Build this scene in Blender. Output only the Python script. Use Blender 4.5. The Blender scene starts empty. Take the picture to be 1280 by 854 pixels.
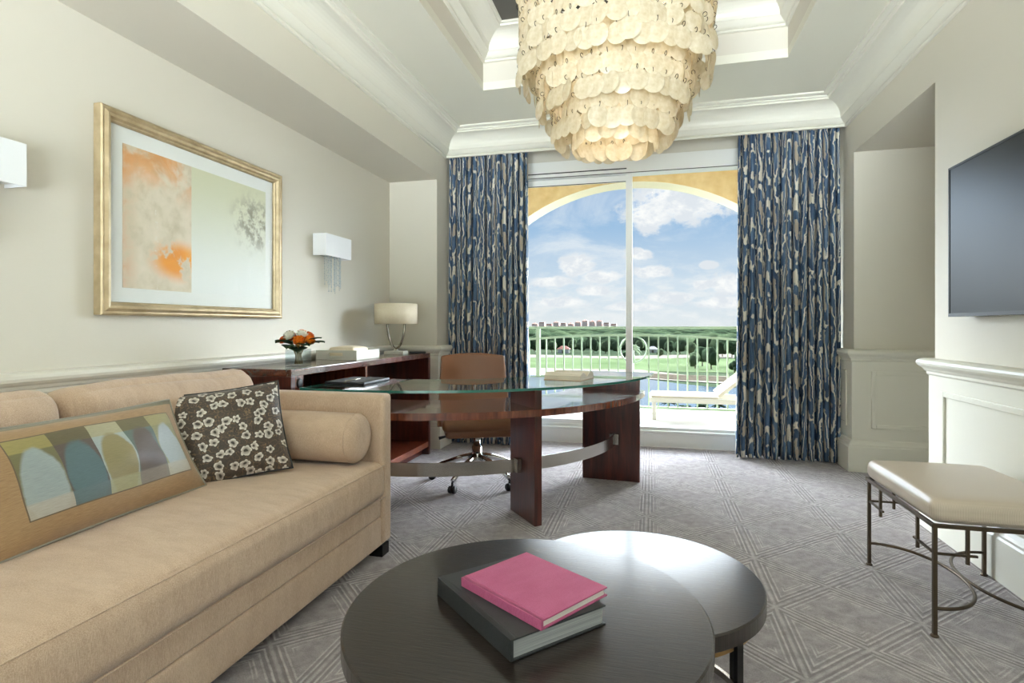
import bpy, bmesh, math, random
from mathutils import Vector, Matrix, noise
random.seed(7)
PI = math.pi
sc = bpy.context.scene
COL = sc.collection
R = math.radians
sin, cos = math.sin, math.cos

# ------------------------------------------------------------------ node helpers
class NT:
    def __init__(s, tree):
        s.t = tree; s.n = tree.nodes; s.l = tree.links
    def new(s, typ, **kw):
        nd = s.n.new(typ)
        for k, v in kw.items(): setattr(nd, k, v)
        return nd
    def put(s, sock, v):
        if v is None: return
        if isinstance(v, bpy.types.NodeSocket): s.l.new(v, sock)
        else:
            if sock.type == 'RGBA' and len(v) == 3: v = (*v, 1)
            sock.default_value = v
    def math(s, op, a, b=None, c=None, clamp=False):
        nd = s.new('ShaderNodeMath', operation=op, use_clamp=clamp)
        s.put(nd.inputs[0], a); s.put(nd.inputs[1], b); s.put(nd.inputs[2], c)
        return nd.outputs[0]
    def vmath(s, op, a, b=None, scale=None):
        nd = s.new('ShaderNodeVectorMath', operation=op)
        s.put(nd.inputs[0], a); s.put(nd.inputs[1], b)
        if scale is not None: s.put(nd.inputs['Scale'], scale)
        return nd.outputs['Value'] if op in ('LENGTH', 'DISTANCE', 'DOT_PRODUCT') else nd.outputs[0]
    def sep(s, v):
        nd = s.new('ShaderNodeSeparateXYZ'); s.put(nd.inputs[0], v); return nd.outputs
    def comb(s, x=0., y=0., z=0.):
        nd = s.new('ShaderNodeCombineXYZ')
        for i, v in enumerate((x, y, z)): s.put(nd.inputs[i], v)
        return nd.outputs[0]
    def mix(s, f, a, b, mode='MIX'):
        nd = s.new('ShaderNodeMix', data_type='RGBA', blend_type=mode)
        s.put(nd.inputs[0], f); s.put(nd.inputs[6], a); s.put(nd.inputs[7], b)
        return nd.outputs[2]
    def ramp(s, f, stops, interp='LINEAR'):
        nd = s.new('ShaderNodeValToRGB'); cr = nd.color_ramp; cr.interpolation = interp
        while len(cr.elements) < len(stops): cr.elements.new(0.5)
        for e, (p, c) in zip(cr.elements, stops):
            e.position = p; e.color = (*c, 1) if len(c) == 3 else c
        s.put(nd.inputs[0], f)
        return nd.outputs[0]
    def smooth(s, v, a, b, lo=0., hi=1.):
        nd = s.new('ShaderNodeMapRange', interpolation_type='SMOOTHSTEP')
        s.put(nd.inputs[0], v)
        for i, x in enumerate((a, b, lo, hi)): s.put(nd.inputs[1+i], x)
        return nd.outputs[0]
    def noise(s, v, scale=5., detail=3., rough=.5, dist=0.):
        nd = s.new('ShaderNodeTexNoise')
        s.put(nd.inputs['Vector'], v)
        for k, x in (('Scale', scale), ('Detail', detail), ('Roughness', rough), ('Distortion', dist)): s.put(nd.inputs[k], x)
        return nd.outputs[0]
    def wave(s, v, scale, dist=0., detail=2., dscale=1., direction='X'):
        nd = s.new('ShaderNodeTexWave', wave_type='BANDS', bands_direction=direction)
        s.put(nd.inputs['Vector'], v)
        for k, x in (('Scale', scale), ('Distortion', dist), ('Detail', detail), ('Detail Scale', dscale)): s.put(nd.inputs[k], x)
        return nd.outputs[1]
    def vscale(s, v, x, y, z):
        return s.vmath('MULTIPLY', v, (x, y, z))
    def obj(s): return s.new('ShaderNodeTexCoord').outputs['Object']
    def uv(s): return s.new('ShaderNodeTexCoord').outputs['UV']
    def gen(s): return s.new('ShaderNodeTexCoord').outputs['Generated']
    def pos(s): return s.new('ShaderNodeNewGeometry').outputs['Position']
    def bump(s, h, strength=.3, dist=.01):
        nd = s.new('ShaderNodeBump')
        s.put(nd.inputs['Height'], h); nd.inputs['Strength'].default_value = strength; nd.inputs['Distance'].default_value = dist
        return nd.outputs[0]

def lin(r, g, b):
    f = lambda c: (c/255/12.92) if c/255 <= .04045 else ((c/255+.055)/1.055)**2.4
    return (f(r), f(g), f(b))

MATS = {}
def mat(name, fn=None, color=(.8, .8, .8), rough=.5, metal=0., spec=.5, coat=0., coat_rough=.1, sheen=0.):
    m = bpy.data.materials.new(name); m.use_nodes = True
    t = NT(m.node_tree)
    p = m.node_tree.nodes['Principled BSDF']
    p.inputs['Base Color'].default_value = (*color, 1)
    p.inputs['Roughness'].default_value = rough
    p.inputs['Metallic'].default_value = metal
    p.inputs['Specular IOR Level'].default_value = spec
    p.inputs['Coat Weight'].default_value = coat
    p.inputs['Coat Roughness'].default_value = coat_rough
    p.inputs['Sheen Weight'].default_value = sheen
    if fn:
        r = fn(t) or {}
        for k, v in r.items():
            key = {'c': 'Base Color', 'r': 'Roughness', 'n': 'Normal', 'm': 'Metallic'}.get(k, k)
            t.put(p.inputs[key], v)
    MATS[name] = m
    return m

# ------------------------------------------------------------------ mesh builder
class MB:
    def __init__(s):
        s.v = []; s.f = []; s.mi = []; s.uvs = {}; s.sm = []
    def add(s, verts, faces, mi=0, smooth=False, uvs=None):
        b = len(s.v); s.v += [tuple(p) for p in verts]
        for i, fc in enumerate(faces):
            if uvs: s.uvs[len(s.f)] = [uvs[k] for k in fc]
            s.f.append([b+k for k in fc]); s.mi.append(mi); s.sm.append(smooth)
        return s
    def box(s, x0, x1, y0, y1, z0, z1, mi=0, M=None):
        vs = [(x, y, z) for z in (z0, z1) for y in (y0, y1) for x in (x0, x1)]
        if M is not None: vs = [M @ Vector(p) for p in vs]
        return s.add(vs, [(0, 2, 3, 1), (4, 5, 7, 6), (0, 1, 5, 4), (2, 6, 7, 3), (0, 4, 6, 2), (1, 3, 7, 5)], mi)
    def tube(s, pts, r, seg=10, mi=0, closed=False, cap=True, smooth=True, flat=None):
        """round bar along points; r a number or a list; flat=(w,h,up) gives a rectangular bar"""
        P = [Vector(p) for p in pts]; n = len(P)
        rr = r if isinstance(r, (list, tuple)) else [r]*n
        ring = []
        prev = None
        for i in range(n):
            if closed: t = P[(i+1) % n]-P[i-1]
            else: t = P[min(i+1, n-1)]-P[max(i-1, 0)]
            t.normalize()
            if prev is None:
                up = Vector((0, 0, 1)) if abs(t.z) < .9 else Vector((1, 0, 0))
                a = t.cross(up).normalized()
            else:
                a = (prev - t*prev.dot(t)).normalized()
            prev = a; b = t.cross(a).normalized()
            ring.append([P[i]+(a*cos(2*PI*k/seg+(PI/4 if seg == 4 else 0))+b*sin(2*PI*k/seg+(PI/4 if seg == 4 else 0)))*rr[i] for k in range(seg)])
        vs = [p for q in ring for p in q]; fs = []
        m = n if closed else n-1
        for i in range(m):
            j = (i+1) % n
            for k in range(seg):
                l = (k+1) % seg
                fs.append((i*seg+k, i*seg+l, j*seg+l, j*seg+k))
        if cap and not closed:
            fs.append(tuple(range(seg))[::-1]); fs.append(tuple((n-1)*seg+k for k in range(seg)))
        return s.add(vs, fs, mi, smooth and seg > 4)
    def lathe(s, prof, seg=32, c=(0, 0, 0), mi=0, smooth=True, sx=1., sy=1.):
        vs = []; fs = []; n = len(prof)
        for (r, z) in prof:
            for k in range(seg):
                a = 2*PI*k/seg
                vs.append((c[0]+r*cos(a)*sx, c[1]+r*sin(a)*sy, c[2]+z))
        for i in range(n-1):
            for k in range(seg):
                l = (k+1) % seg
                fs.append((i*seg+k, i*seg+l, (i+1)*seg+l, (i+1)*seg+k))
        if prof[0][0] > 1e-6: fs.append(tuple(range(seg))[::-1])
        if prof[-1][0] > 1e-6: fs.append(tuple((n-1)*seg+k for k in range(seg)))
        return s.add(vs, fs, mi, smooth)
    def prism(s, poly, z0, z1, mi=0, side_mi=None):
        n = len(poly)
        vs = [(x, y, z0) for x, y in poly]+[(x, y, z1) for x, y in poly]
        s.add(vs, [tuple(range(n))[::-1], tuple(range(n, 2*n))], mi)
        return s.add(vs, [(k, (k+1) % n, n+(k+1) % n, n+k) for k in range(n)], mi if side_mi is None else side_mi)
    def strip_prism(s, outer, inner, z0, z1, mi=0, side_mi=None):
        """a solid band between two matching polylines"""
        n = len(outer); sm = mi if side_mi is None else side_mi
        vs = [(x, y, z) for z in (z0, z1) for pl in (outer, inner) for x, y in pl]
        o0, i0, o1, i1 = 0, n, 2*n, 3*n
        top = []; side = []
        for k in range(n-1):
            top += [(o1+k, o1+k+1, i1+k+1, i1+k), (o0+k, i0+k, i0+k+1, o0+k+1)]
            side += [(o0+k, o0+k+1, o1+k+1, o1+k), (i0+k, i1+k, i1+k+1, i0+k+1)]
        side += [(o0, o1, i1, i0), (o0+n-1, i0+n-1, i1+n-1, o1+n-1)]
        s.add(vs, top, mi); s.add(vs, side, sm); return s
    def rbox(s, c, h, r, puff=(0, 0, 0), n=8, mi=0, M=None, wob=0., seed=0, uv=None):
        """soft rounded block: centre c, half sizes h, edge radius r"""
        def axis(hh):
            a = [-hh+r*(1-cos(PI/2*k/4)) for k in range(4)]
            inn = [-(hh-r)+2*(hh-r)*k/n for k in range(n+1)]
            return a+inn+[-x for x in a[::-1]]
        ax = [axis(h[i]) for i in range(3)]
        idx = {}; vs = []; fs = []; uvl = []
        def vert(p):
            key = tuple(round(x, 6) for x in p)
            if key in idx: return idx[key]
            q = [max(-(h[i]-r), min(h[i]-r, p[i])) for i in range(3)]
            d = Vector([p[i]-q[i] for i in range(3)])
            if d.length > 1e-9: d = d.normalized()*r
            w = Vector(q)+d
            f = [max(0., 1-(p[i]/h[i])**2) for i in range(3)]
            out = Vector(w)
            for i in range(3):
                j, k = (i+1) % 3, (i+2) % 3
                out[i] += puff[i]*(p[i]/h[i])*(f[j]*f[k])**.6
            if wob:
                out += Vector(noise.noise_vector(Vector((p[0]*4+seed, p[1]*4, p[2]*4))))*wob
            if uv: uvl.append((p[uv[0]]/h[uv[0]]*.5+.5, p[uv[1]]/h[uv[1]]*.5+.5))
            else: uvl.append((0, 0))
            out = M @ out if M is not None else out
            vs.append(out+Vector(c)); idx[key] = len(vs)-1
            return len(vs)-1
        for i in range(3):
            j, k = (i+1) % 3, (i+2) % 3
            for sg in (-1, 1):
                for a in range(len(ax[j])-1):
                    for b in range(len(ax[k])-1):
                        q = []
                        for (da, db) in ((0, 0), (1, 0), (1, 1), (0, 1)):
                            p = [0, 0, 0]; p[i] = sg*h[i]; p[j] = ax[j][a+da]; p[k] = ax[k][b+db]
                            q.append(vert(p))
                        q = list(dict.fromkeys(q))
                        if len(q) < 3: continue
                        fs.append(q if sg > 0 else q[::-1])
        return s.add(vs, fs, mi, True, uvl)
    def sweep(s, prof, path, closed=False, mi=0, smooth=False, cap=True):
        """profile of (offset to the LEFT of travel, z) along a 2-D path, mitred"""
        n = len(path); P = [Vector(p) for p in path]; rows = []
        for i in range(n):
            if closed or 0 < i < n-1:
                d0 = (P[i]-P[i-1]).normalized(); d1 = (P[(i+1) % n]-P[i]).normalized()
            elif i == 0: d0 = d1 = (P[1]-P[0]).normalized()
            else: d0 = d1 = (P[-1]-P[-2]).normalized()
            n0 = Vector((-d0.y, d0.x)); n1 = Vector((-d1.y, d1.x))
            m = (n0+n1); m = m/(m.dot(n0)) if m.length > 1e-6 else n0
            rows.append([(P[i].x+m.x*o, P[i].y+m.y*o, z) for o, z in prof])
        k = len(prof); vs = [p for r_ in rows for p in r_]; fs = []
        for i in range(n if closed else n-1):
            j = (i+1) % n
            for a in range(k-1): fs.append((i*k+a, j*k+a, j*k+a+1, i*k+a+1))
        s.add(vs, fs, mi, smooth)
        if cap and not closed:
            s.add(rows[0], [tuple(range(k))[::-1]], mi); s.add(rows[-1], [tuple(range(k))], mi)
        return s
    def grid(s, fn, nu, nv, mi=0, smooth=True, uvfn=None, wrap=False):
        vs = []; uvl = []
        for i in range(nu+1):
            for j in range(nv+1):
                u, v = i/nu, j/nv
                vs.append(fn(u, v)); uvl.append(uvfn(u, v) if uvfn else (u, v))
        fs = [(i*(nv+1)+j, (i+1)*(nv+1)+j, (i+1)*(nv+1)+j+1, i*(nv+1)+j+1) for i in range(nu) for j in range(nv)]
        return s.add(vs, fs, mi, smooth, uvl)
    def transform(s, M):
        s.v = [tuple(M @ Vector(p)) for p in s.v]; return s

def chain_loc(o):
    p = Vector((0, 0, 0))
    while o is not None:
        p += o.location; o = o.parent
    return p

def obj(name, mb, m, parent=None, bevel=0., bseg=2, solid=0., sub=0, kind=None, label=None, fixn=True, auto=None, loc=None):
    """link the builder's shape as ONE mesh object (coordinates given in the world, shifted to the parent)"""
    me = bpy.data.meshes.new(name)
    off = chain_loc(parent) if parent is not None else Vector((0, 0, 0))
    here = Vector(loc)-off if loc is not None else Vector((0, 0, 0))
    sh = off+here
    me.from_pydata([(p[0]-sh.x, p[1]-sh.y, p[2]-sh.z) for p in mb.v], [], mb.f)
    ms = m if isinstance(m, (list, tuple)) else [m]
    for x in ms: me.materials.append(x)
    me.polygons.foreach_set('material_index', mb.mi)
    me.polygons.foreach_set('use_smooth', mb.sm)
    if mb.uvs:
        ul = me.uv_layers.new(name='UVMap')
        for p in me.polygons:
            if p.index in mb.uvs:
                for li, uvc in zip(p.loop_indices, mb.uvs[p.index]): ul.data[li].uv = uvc
    if fixn:
        bm = bmesh.new(); bm.from_mesh(me)
        bmesh.ops.recalc_face_normals(bm, faces=bm.faces); bm.to_mesh(me); bm.free()
    me.update()
    o = bpy.data.objects.new(name, me); COL.objects.link(o)
    o.location = here
    if parent is not None: o.parent = parent
    if solid:
        md = o.modifiers.new('solid', 'SOLIDIFY'); md.thickness = solid; md.offset = 0
    if bevel:
        md = o.modifiers.new('bevel', 'BEVEL'); md.width = bevel; md.segments = bseg; md.limit_method = 'ANGLE'; md.angle_limit = R(40)
        md.harden_normals = False
    if sub:
        md = o.modifiers.new('sub', 'SUBSURF'); md.levels = sub; md.render_levels = sub
    if kind: o['kind'] = kind
    if label: o['label'] = label
    return o

def thing(name, label, cat, loc=(0, 0, 0), group=None):
    o = bpy.data.objects.new(name, None); COL.objects.link(o)
    o.empty_display_size = .1
    o.location = loc; o['label'] = label; o['category'] = cat
    if group: o['group'] = group
    return o

def tag(o, label, cat, group=None, kind=None):
    o['label'] = label; o['category'] = cat
    if group: o['group'] = group
    if kind: o['kind'] = kind
    return o

def struct(name, mb, m, label=None, **kw):
    o = obj(name, mb, m, kind='structure', **kw)
    if label: o['label'] = label
    return o

def copy_part(o, parent):
    c = o.copy(); COL.objects.link(c); c.parent = parent
    for ch in list(o.children): copy_part(ch, c)
    return c

def copy_thing(o, label, loc, group=None, rz=None):
    c = o.copy(); COL.objects.link(c); c.location = loc; c['label'] = label
    if group: c['group'] = group
    if rz is not None: c.rotation_euler = (0, 0, rz)
    for ch in list(o.children): copy_part(ch, c)
    return c

# ------------------------------------------------------------------ camera
TH = R(14.15); H = 1.10; FPX = 690.
cam = bpy.data.cameras.new('camera'); camo = bpy.data.objects.new('camera', cam); COL.objects.link(camo)
cam.sensor_width = 36.; cam.lens = FPX/1280*36
cam.shift_x = 0.; cam.shift_y = -19/1280
camo.location = (0, 0, H); camo.rotation_euler = (PI/2, 0, TH)
cam.clip_start = .05; cam.clip_end = 20000
sc.camera = camo

# ------------------------------------------------------------------ materials
def m_paint(t):
    n = t.noise(t.pos(), 60, 2)
    return {'n': t.bump(n, .04, .004)}
WALL = mat('wall_paint', m_paint, lin(212, 207, 194), .55, spec=.3)
TRIM = mat('trim_paint', None, lin(226, 224, 212), .35, spec=.4)
CEIL = mat('ceiling_paint', m_paint, lin(226, 224, 210), .6, spec=.2)
CEILD = mat('ceiling_dark', None, lin(70, 66, 60), .5)  # darker flat colour for the top panel of the tray
WHITE = mat('window_white', None, lin(238, 238, 234), .35)

def m_carpet(t):
    p = t.pos(); x, y, z = t.sep(p)
    # lattice turned 45 degrees: half diagonals .25 (X) and .235 (Y)
    a = t.math('DIVIDE', t.math('ADD', x, .028), .25); b = t.math('DIVIDE', t.math('ADD', y, -.0), .2350)
    wob = t.math('MULTIPLY', t.math('SUBTRACT', t.noise(p, 9, 2), .5), .02)
    s_ = t.math('ADD', t.math('MULTIPLY', t.math('ADD', a, b), .5), wob)
    q_ = t.math('ADD', t.math('MULTIPLY', t.math('SUBTRACT', a, b), .5), wob)
    fr = lambda v: t.math('ABSOLUTE', t.math('SUBTRACT', v, t.math('ROUND', v)))
    ds = t.math('MULTIPLY', fr(s_), .343); dq = t.math('MULTIPLY', fr(q_), .343)
    dy = t.math('MULTIPLY', fr(t.math('MULTIPLY', t.math('ADD', b, 0.), .5)), .47)
    dx = t.math('MULTIPLY', fr(t.math('MULTIPLY', a, .5)), .5)
    d = t.math('MINIMUM', t.math('MINIMUM', ds, dq), dx)
    band = lambda c, w: t.smooth(t.math('ABSOLUTE', t.math('SUBTRACT', d, c)), w*.4, w, 1., 0.)
    l1 = band(.0, .007); l2 = band(.021, .0045); l3 = band(.040, .0045)
    dark = band(.0125, .006)
    dark2 = band(.031, .006)
    l4 = t.math('MULTIPLY', t.math('MAXIMUM', band(.062, .004), t.math('MULTIPLY', band(.074, .0035), .7)), t.smooth(t.noise(p, 5., 2), .42, .56))
    light = t.math('MAXIMUM', t.math('MULTIPLY', l1, .45), t.math('MAXIMUM', t.math('MAXIMUM', l2, t.math('MULTIPLY', l3, .75)), l4))
    drk = t.math('MAXIMUM', dark, t.math('MULTIPLY', dark2, .8))
    fine = t.noise(p, 260, 3, .6); blot = t.noise(p, 22, 4, .65); big = t.noise(p, 3, 2)
    base = t.ramp(blot, [(.3, lin(136, 129, 130)), (.7, lin(172, 164, 166))])
    base = t.mix(t.math('MULTIPLY', drk, .45), base, lin(112, 105, 105))
    base = t.mix(t.math('MULTIPLY', t.math('MULTIPLY', light, t.smooth(blot, .3, .6, .35, 1.)), .65), base, lin(214, 209, 207))
    base = t.mix(.5, base, t.ramp(fine, [(.3, (.25, .25, .25)), (.7, (.75, .75, .75))]), 'OVERLAY')
    h = t.math('ADD', t.math('MULTIPLY', t.math('SUBTRACT', light, drk), .6), t.math('MULTIPLY', fine, .8))
    return {'c': base, 'n': t.bump(h, .6, .006)}
CARPET = mat('carpet', m_carpet, rough=.95, spec=.1, sheen=.2)

def wood(c0, c1, c2, scale=1., axis=(14, 14, 1.2), bump=.02):
    def f(t):
        p = t.vscale(t.obj(), *axis)
        n = t.noise(p, 2.2*scale, 5, .6, .6)
        g = t.noise(t.vscale(t.obj(), axis[0]*9, axis[1]*9, axis[2]*2), 3*scale, 3, .7)
        c = t.ramp(n, [(.3, c0), (.5, c1), (.72, c2)])
        c = t.mix(.35, c, t.ramp(g, [(.3, (.3, .3, .3)), (.7, (.7, .7, .7))]), 'OVERLAY')
        return {'c': c, 'n': t.bump(g, bump, .002)}
    return f
MAHOG_V = mat('mahogany_vertical', wood(lin(48, 18, 13), lin(72, 29, 21), lin(94, 42, 30)), rough=.3, coat=.5, coat_rough=.12)
MAHOG_Y = mat('mahogany_along', wood(lin(48, 21, 15), lin(76, 36, 25), lin(100, 52, 36), axis=(14, 1.2, 14)), rough=.25, coat=.8, coat_rough=.05)
MAHOG_X = mat('mahogany_top', wood(lin(54, 24, 16), lin(82, 40, 27), lin(106, 56, 38), axis=(1.5, 14, 14)), rough=.25, coat=.9, coat_rough=.04)
MAHOG_E = mat('mahogany_edge', wood(lin(70, 30, 20), lin(104, 50, 32), lin(128, 68, 44), axis=(18, 18, 2)), rough=.25, coat=.7, coat_rough=.08)

def m_espresso(t):
    p = t.obj(); x, y, z = t.sep(p)
    v = t.comb(t.math('MULTIPLY', x, 6.), t.math('MULTIPLY', y, 70.), z)
    g = t.noise(v, 3., 4, .65, .4)
    c = t.ramp(g, [(.3, lin(20, 15, 13)), (.7, lin(44, 35, 31))])
    return {'c': c, 'n': t.bump(g, .25, .003), 'r': t.ramp(g, [(.3, (.30,)*3), (.7, (.42,)*3)])}
ESPRESSO = mat('espresso_wood', m_espresso, rough=.4, spec=.12, coat=.8, coat_rough=.17)

def weave(col, col2, sc_=420., b=.25, wr=0.):
    def f(t):
        p = t.obj()
        a = t.noise(t.vscale(p, 1., .3, 1.), sc_*2.2, 1, .5)
        bl = t.noise(t.vscale(p, 1., 1., .12), sc_*1.6, 1, .5)
        m = t.math('MULTIPLY', t.math('ADD', a, bl), .5)
        big = t.noise(t.vscale(p, 1., 2.5, 1.), 9., 3, .6)
        mm = t.math('ADD', t.math('MULTIPLY', m, .75), t.math('MULTIPLY', big, .25))
        c = t.mix(t.smooth(mm, .36, .64), col, col2)
        h = m
        if wr: h = t.math('ADD', t.math('MULTIPLY', m, .18), t.math('MULTIPLY', t.noise(t.vscale(p, 1., 3.2, 1.2), 4.5, 3, .55, .5), wr))
        return {'c': c, 'n': t.bump(h, b, .003 if not wr else .02)}
    return f
SOFA = mat('beige_upholstery', weave(lin(180, 153, 130), lin(208, 184, 161), wr=1.), rough=.85, spec=.2, sheen=.25)
TAN = mat('tan_silk', weave(lin(170, 132, 88), lin(196, 160, 114), 300, .1), rough=.5, spec=.35, sheen=.3)
LEATHER = mat('tan_leather', lambda t: {'n': t.bump(t.noise(t.obj(), 160, 3), .12, .002)}, lin(126, 82, 52), .36, spec=.5)
SEATLEATHER = mat('cream_vinyl', lambda t: {'n': t.bump(t.wave(t.uv(), 60., 0., 0, direction='DIAGONAL'), .10, .0015),
        'c': t.mix(t.wave(t.uv(), 60., 0., 0, direction='DIAGONAL'), lin(184, 168, 150), lin(212, 199, 184))}, lin(205, 196, 182), .30, spec=.6)
SHADE = mat('shade_linen', weave(lin(224, 210, 182), lin(238, 227, 204), 500, .08), rough=.8)
SCONCE = mat('sconce_fabric', None, lin(236, 238, 240), .7)
ESPRESSO.node_tree.nodes['Principled BSDF'].inputs['Coat IOR'].default_value = 1.55
CHROME = mat('chrome', None, lin(220, 220, 218), .08, 1.)
DARKNICKEL = mat('dark_nickel', None, lin(128, 120, 110), .14, 1.)
NICKEL = mat('brushed_nickel', None, lin(190, 185, 178), .22, 1.)
BRONZE = mat('bronze_metal', None, lin(92, 80, 66), .38, .85)
GOLDM = mat('antique_brass', None, lin(170, 138, 92), .35, 1.)
BLACKM = mat('black_metal', None, lin(30, 28, 27), .4, .6)
BLACKP = mat('black_plastic', None, lin(18, 18, 19), .45)
BLACKL = mat('black_leather', lambda t: {'n': t.bump(t.noise(t.obj(), 250, 2), .15, .002)}, lin(24, 25, 28), .45)
FRAMEG = mat('champagne_gilt', lambda t: {'c': t.ramp(t.noise(t.pos(), 14, 3), [(.3, lin(172, 153, 120)), (.7, lin(202, 184, 150))])}, lin(205, 186, 150), .40, .55)
MATB = mat('mat_board', None, lin(232, 233, 231), .8)
PAGES = mat('book_pages', lambda t: {'c': t.ramp(t.wave(t.obj(), 160., 1., 2, direction='Z'), [(.2, lin(200, 198, 190)), (.8, lin(238, 236, 228))])}, rough=.8)
PAGEC = mat('cream_pages', lambda t: {'c': t.ramp(t.noise(t.vscale(t.obj(), 5, 5, 400), 2, 2), [(.3, lin(206, 196, 174)), (.7, lin(240, 234, 218))])}, rough=.8)
PINK = mat('pink_cloth', weave(lin(164, 72, 112), lin(184, 96, 134), 700, .1), rough=.6)
BKCLOTH = mat('charcoal_cloth', weave(lin(36, 38, 40), lin(54, 56, 58), 700, .1), rough=.5)
SCREEN = mat('tv_screen', None, lin(30, 33, 33), .3, spec=.16)
OCHRE = mat('ochre_stucco', lambda t: {'c': t.ramp(t.noise(t.pos(), 8, 4), [(.3, lin(226, 194, 136)), (.7, lin(242, 216, 164))])}, rough=.85)
STONE = mat('pale_stucco', None, lin(232, 222, 196), .8)
FACADE = mat('darkened_stucco', None, lin(112, 104, 92), .9)  # stucco darkened to cut light bounced onto the balcony
BALC = mat('balcony_tile', None, lin(178, 175, 168), .6)
SAGE = mat('sage_paint', None, lin(150, 170, 142), .45)
CHAISEW = mat('white_resin', None, lin(238, 232, 216), .45)
SLING = mat('cream_sling', weave(lin(224, 212, 188), lin(240, 232, 214), 300, .1), rough=.7)
STEEL = mat('tray_lacquer', None, lin(204, 203, 192), .3)
STEM = mat('flower_stems', None, lin(132, 108, 60), .6)
LEAF = mat('leaf_green', lambda t: {'c': t.ramp(t.noise(t.obj(), 30, 3), [(.3, lin(24, 46, 24)), (.7, lin(58, 88, 52))])}, rough=.45)
ORANGE = mat('orange_petals', lambda t: {'c': t.ramp(t.noise(t.obj(), 40, 2), [(.3, lin(214, 96, 14)), (.7, lin(248, 164, 36))])}, rough=.6)
RUST = mat('rust_petals', None, lin(200, 92, 30), .6)
WPETAL = mat('white_petals', None, lin(236, 234, 222), .6)

def glass_mat(name, tint, ior=1.5, rough=0.0, extra=0.0, k=1.):
    m = bpy.data.materials.new(name); m.use_nodes = True; t = NT(m.node_tree); t.n.clear()
    out = t.new('ShaderNodeOutputMaterial'); tr = t.new('ShaderNodeBsdfTransparent'); gl = t.new('ShaderNodeBsdfGlossy')
    t.put(tr.inputs[0], tint); t.put(gl.inputs[0], (1, 1, 1)); gl.inputs['Roughness'].default_value = rough
    fr = t.new('ShaderNodeFresnel'); fr.inputs[0].default_value = ior
    # a sheet reflects alike from both sides
    lw = t.new('ShaderNodeLayerWeight'); lw.inputs[0].default_value = .5
    f = t.math('POWER', t.math('SUBTRACT', lw.outputs['Facing'], 0.), 5.)
    f = t.math('ADD', t.math('MULTIPLY', f, .96*k), .04*k+extra, clamp=True)
    mx = t.new('ShaderNodeMixShader'); t.put(mx.inputs[0], f)
    t.l.new(tr.outputs[0], mx.inputs[1]); t.l.new(gl.outputs[0], mx.inputs[2]); t.l.new(mx.outputs[0], out.inputs[0])
    MATS[name] = m; return m
PANE = glass_mat('window_glass', (.985, .995, .99), k=.03)
MUSEUM = glass_mat('picture_glass', (.99, .995, .99), k=.006)
DESKGLASS = glass_mat('desk_glass', (.93, .975, .95), extra=.03)
VASEGLASS = glass_mat('vase_glass', (.88, .91, .92), k=.2)
GREENEDGE = mat('glass_edge_green', None, lin(36, 104, 92), .12, spec=.8)
CRYSTAL = mat('crystal_bead', None, lin(196, 206, 210), .08, spec=1.)
GREYPAGES = mat('grey_pages', lambda t: {'c': t.ramp(t.noise(t.vscale(t.obj(), 3., 3., 700.), 1., 2), [(.2, lin(120, 122, 124)), (.8, lin(182, 184, 184))])}, rough=.6)

def capiz():
    m = bpy.data.materials.new('capiz_shell'); m.use_nodes = True; t = NT(m.node_tree); t.n.clear()
    out = t.new('ShaderNodeOutputMaterial')
    d = t.new('ShaderNodeBsdfDiffuse'); tl = t.new('ShaderNodeBsdfTranslucent'); g = t.new('ShaderNodeBsdfGlossy')
    n = t.noise(t.obj(), 34, 4, .6)
    c = t.ramp(n, [(.3, lin(212, 199, 166)), (.7, lin(234, 226, 206))])
    t.put(d.inputs[0], c); t.put(tl.inputs[0], c); t.put(g.inputs[0], (1, 1, 1)); g.inputs['Roughness'].default_value = .25
    a = t.new('ShaderNodeMixShader'); a.inputs[0].default_value = .5
    t.l.new(d.outputs[0], a.inputs[1]); t.l.new(tl.outputs[0], a.inputs[2])
    b = t.new('ShaderNodeMixShader'); b.inputs[0].default_value = .06
    t.l.new(a.outputs[0], b.inputs[1]); t.l.new(g.outputs[0], b.inputs[2]); t.l.new(b.outputs[0], out.inputs[0])
    return m
CAPIZ = capiz()

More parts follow.
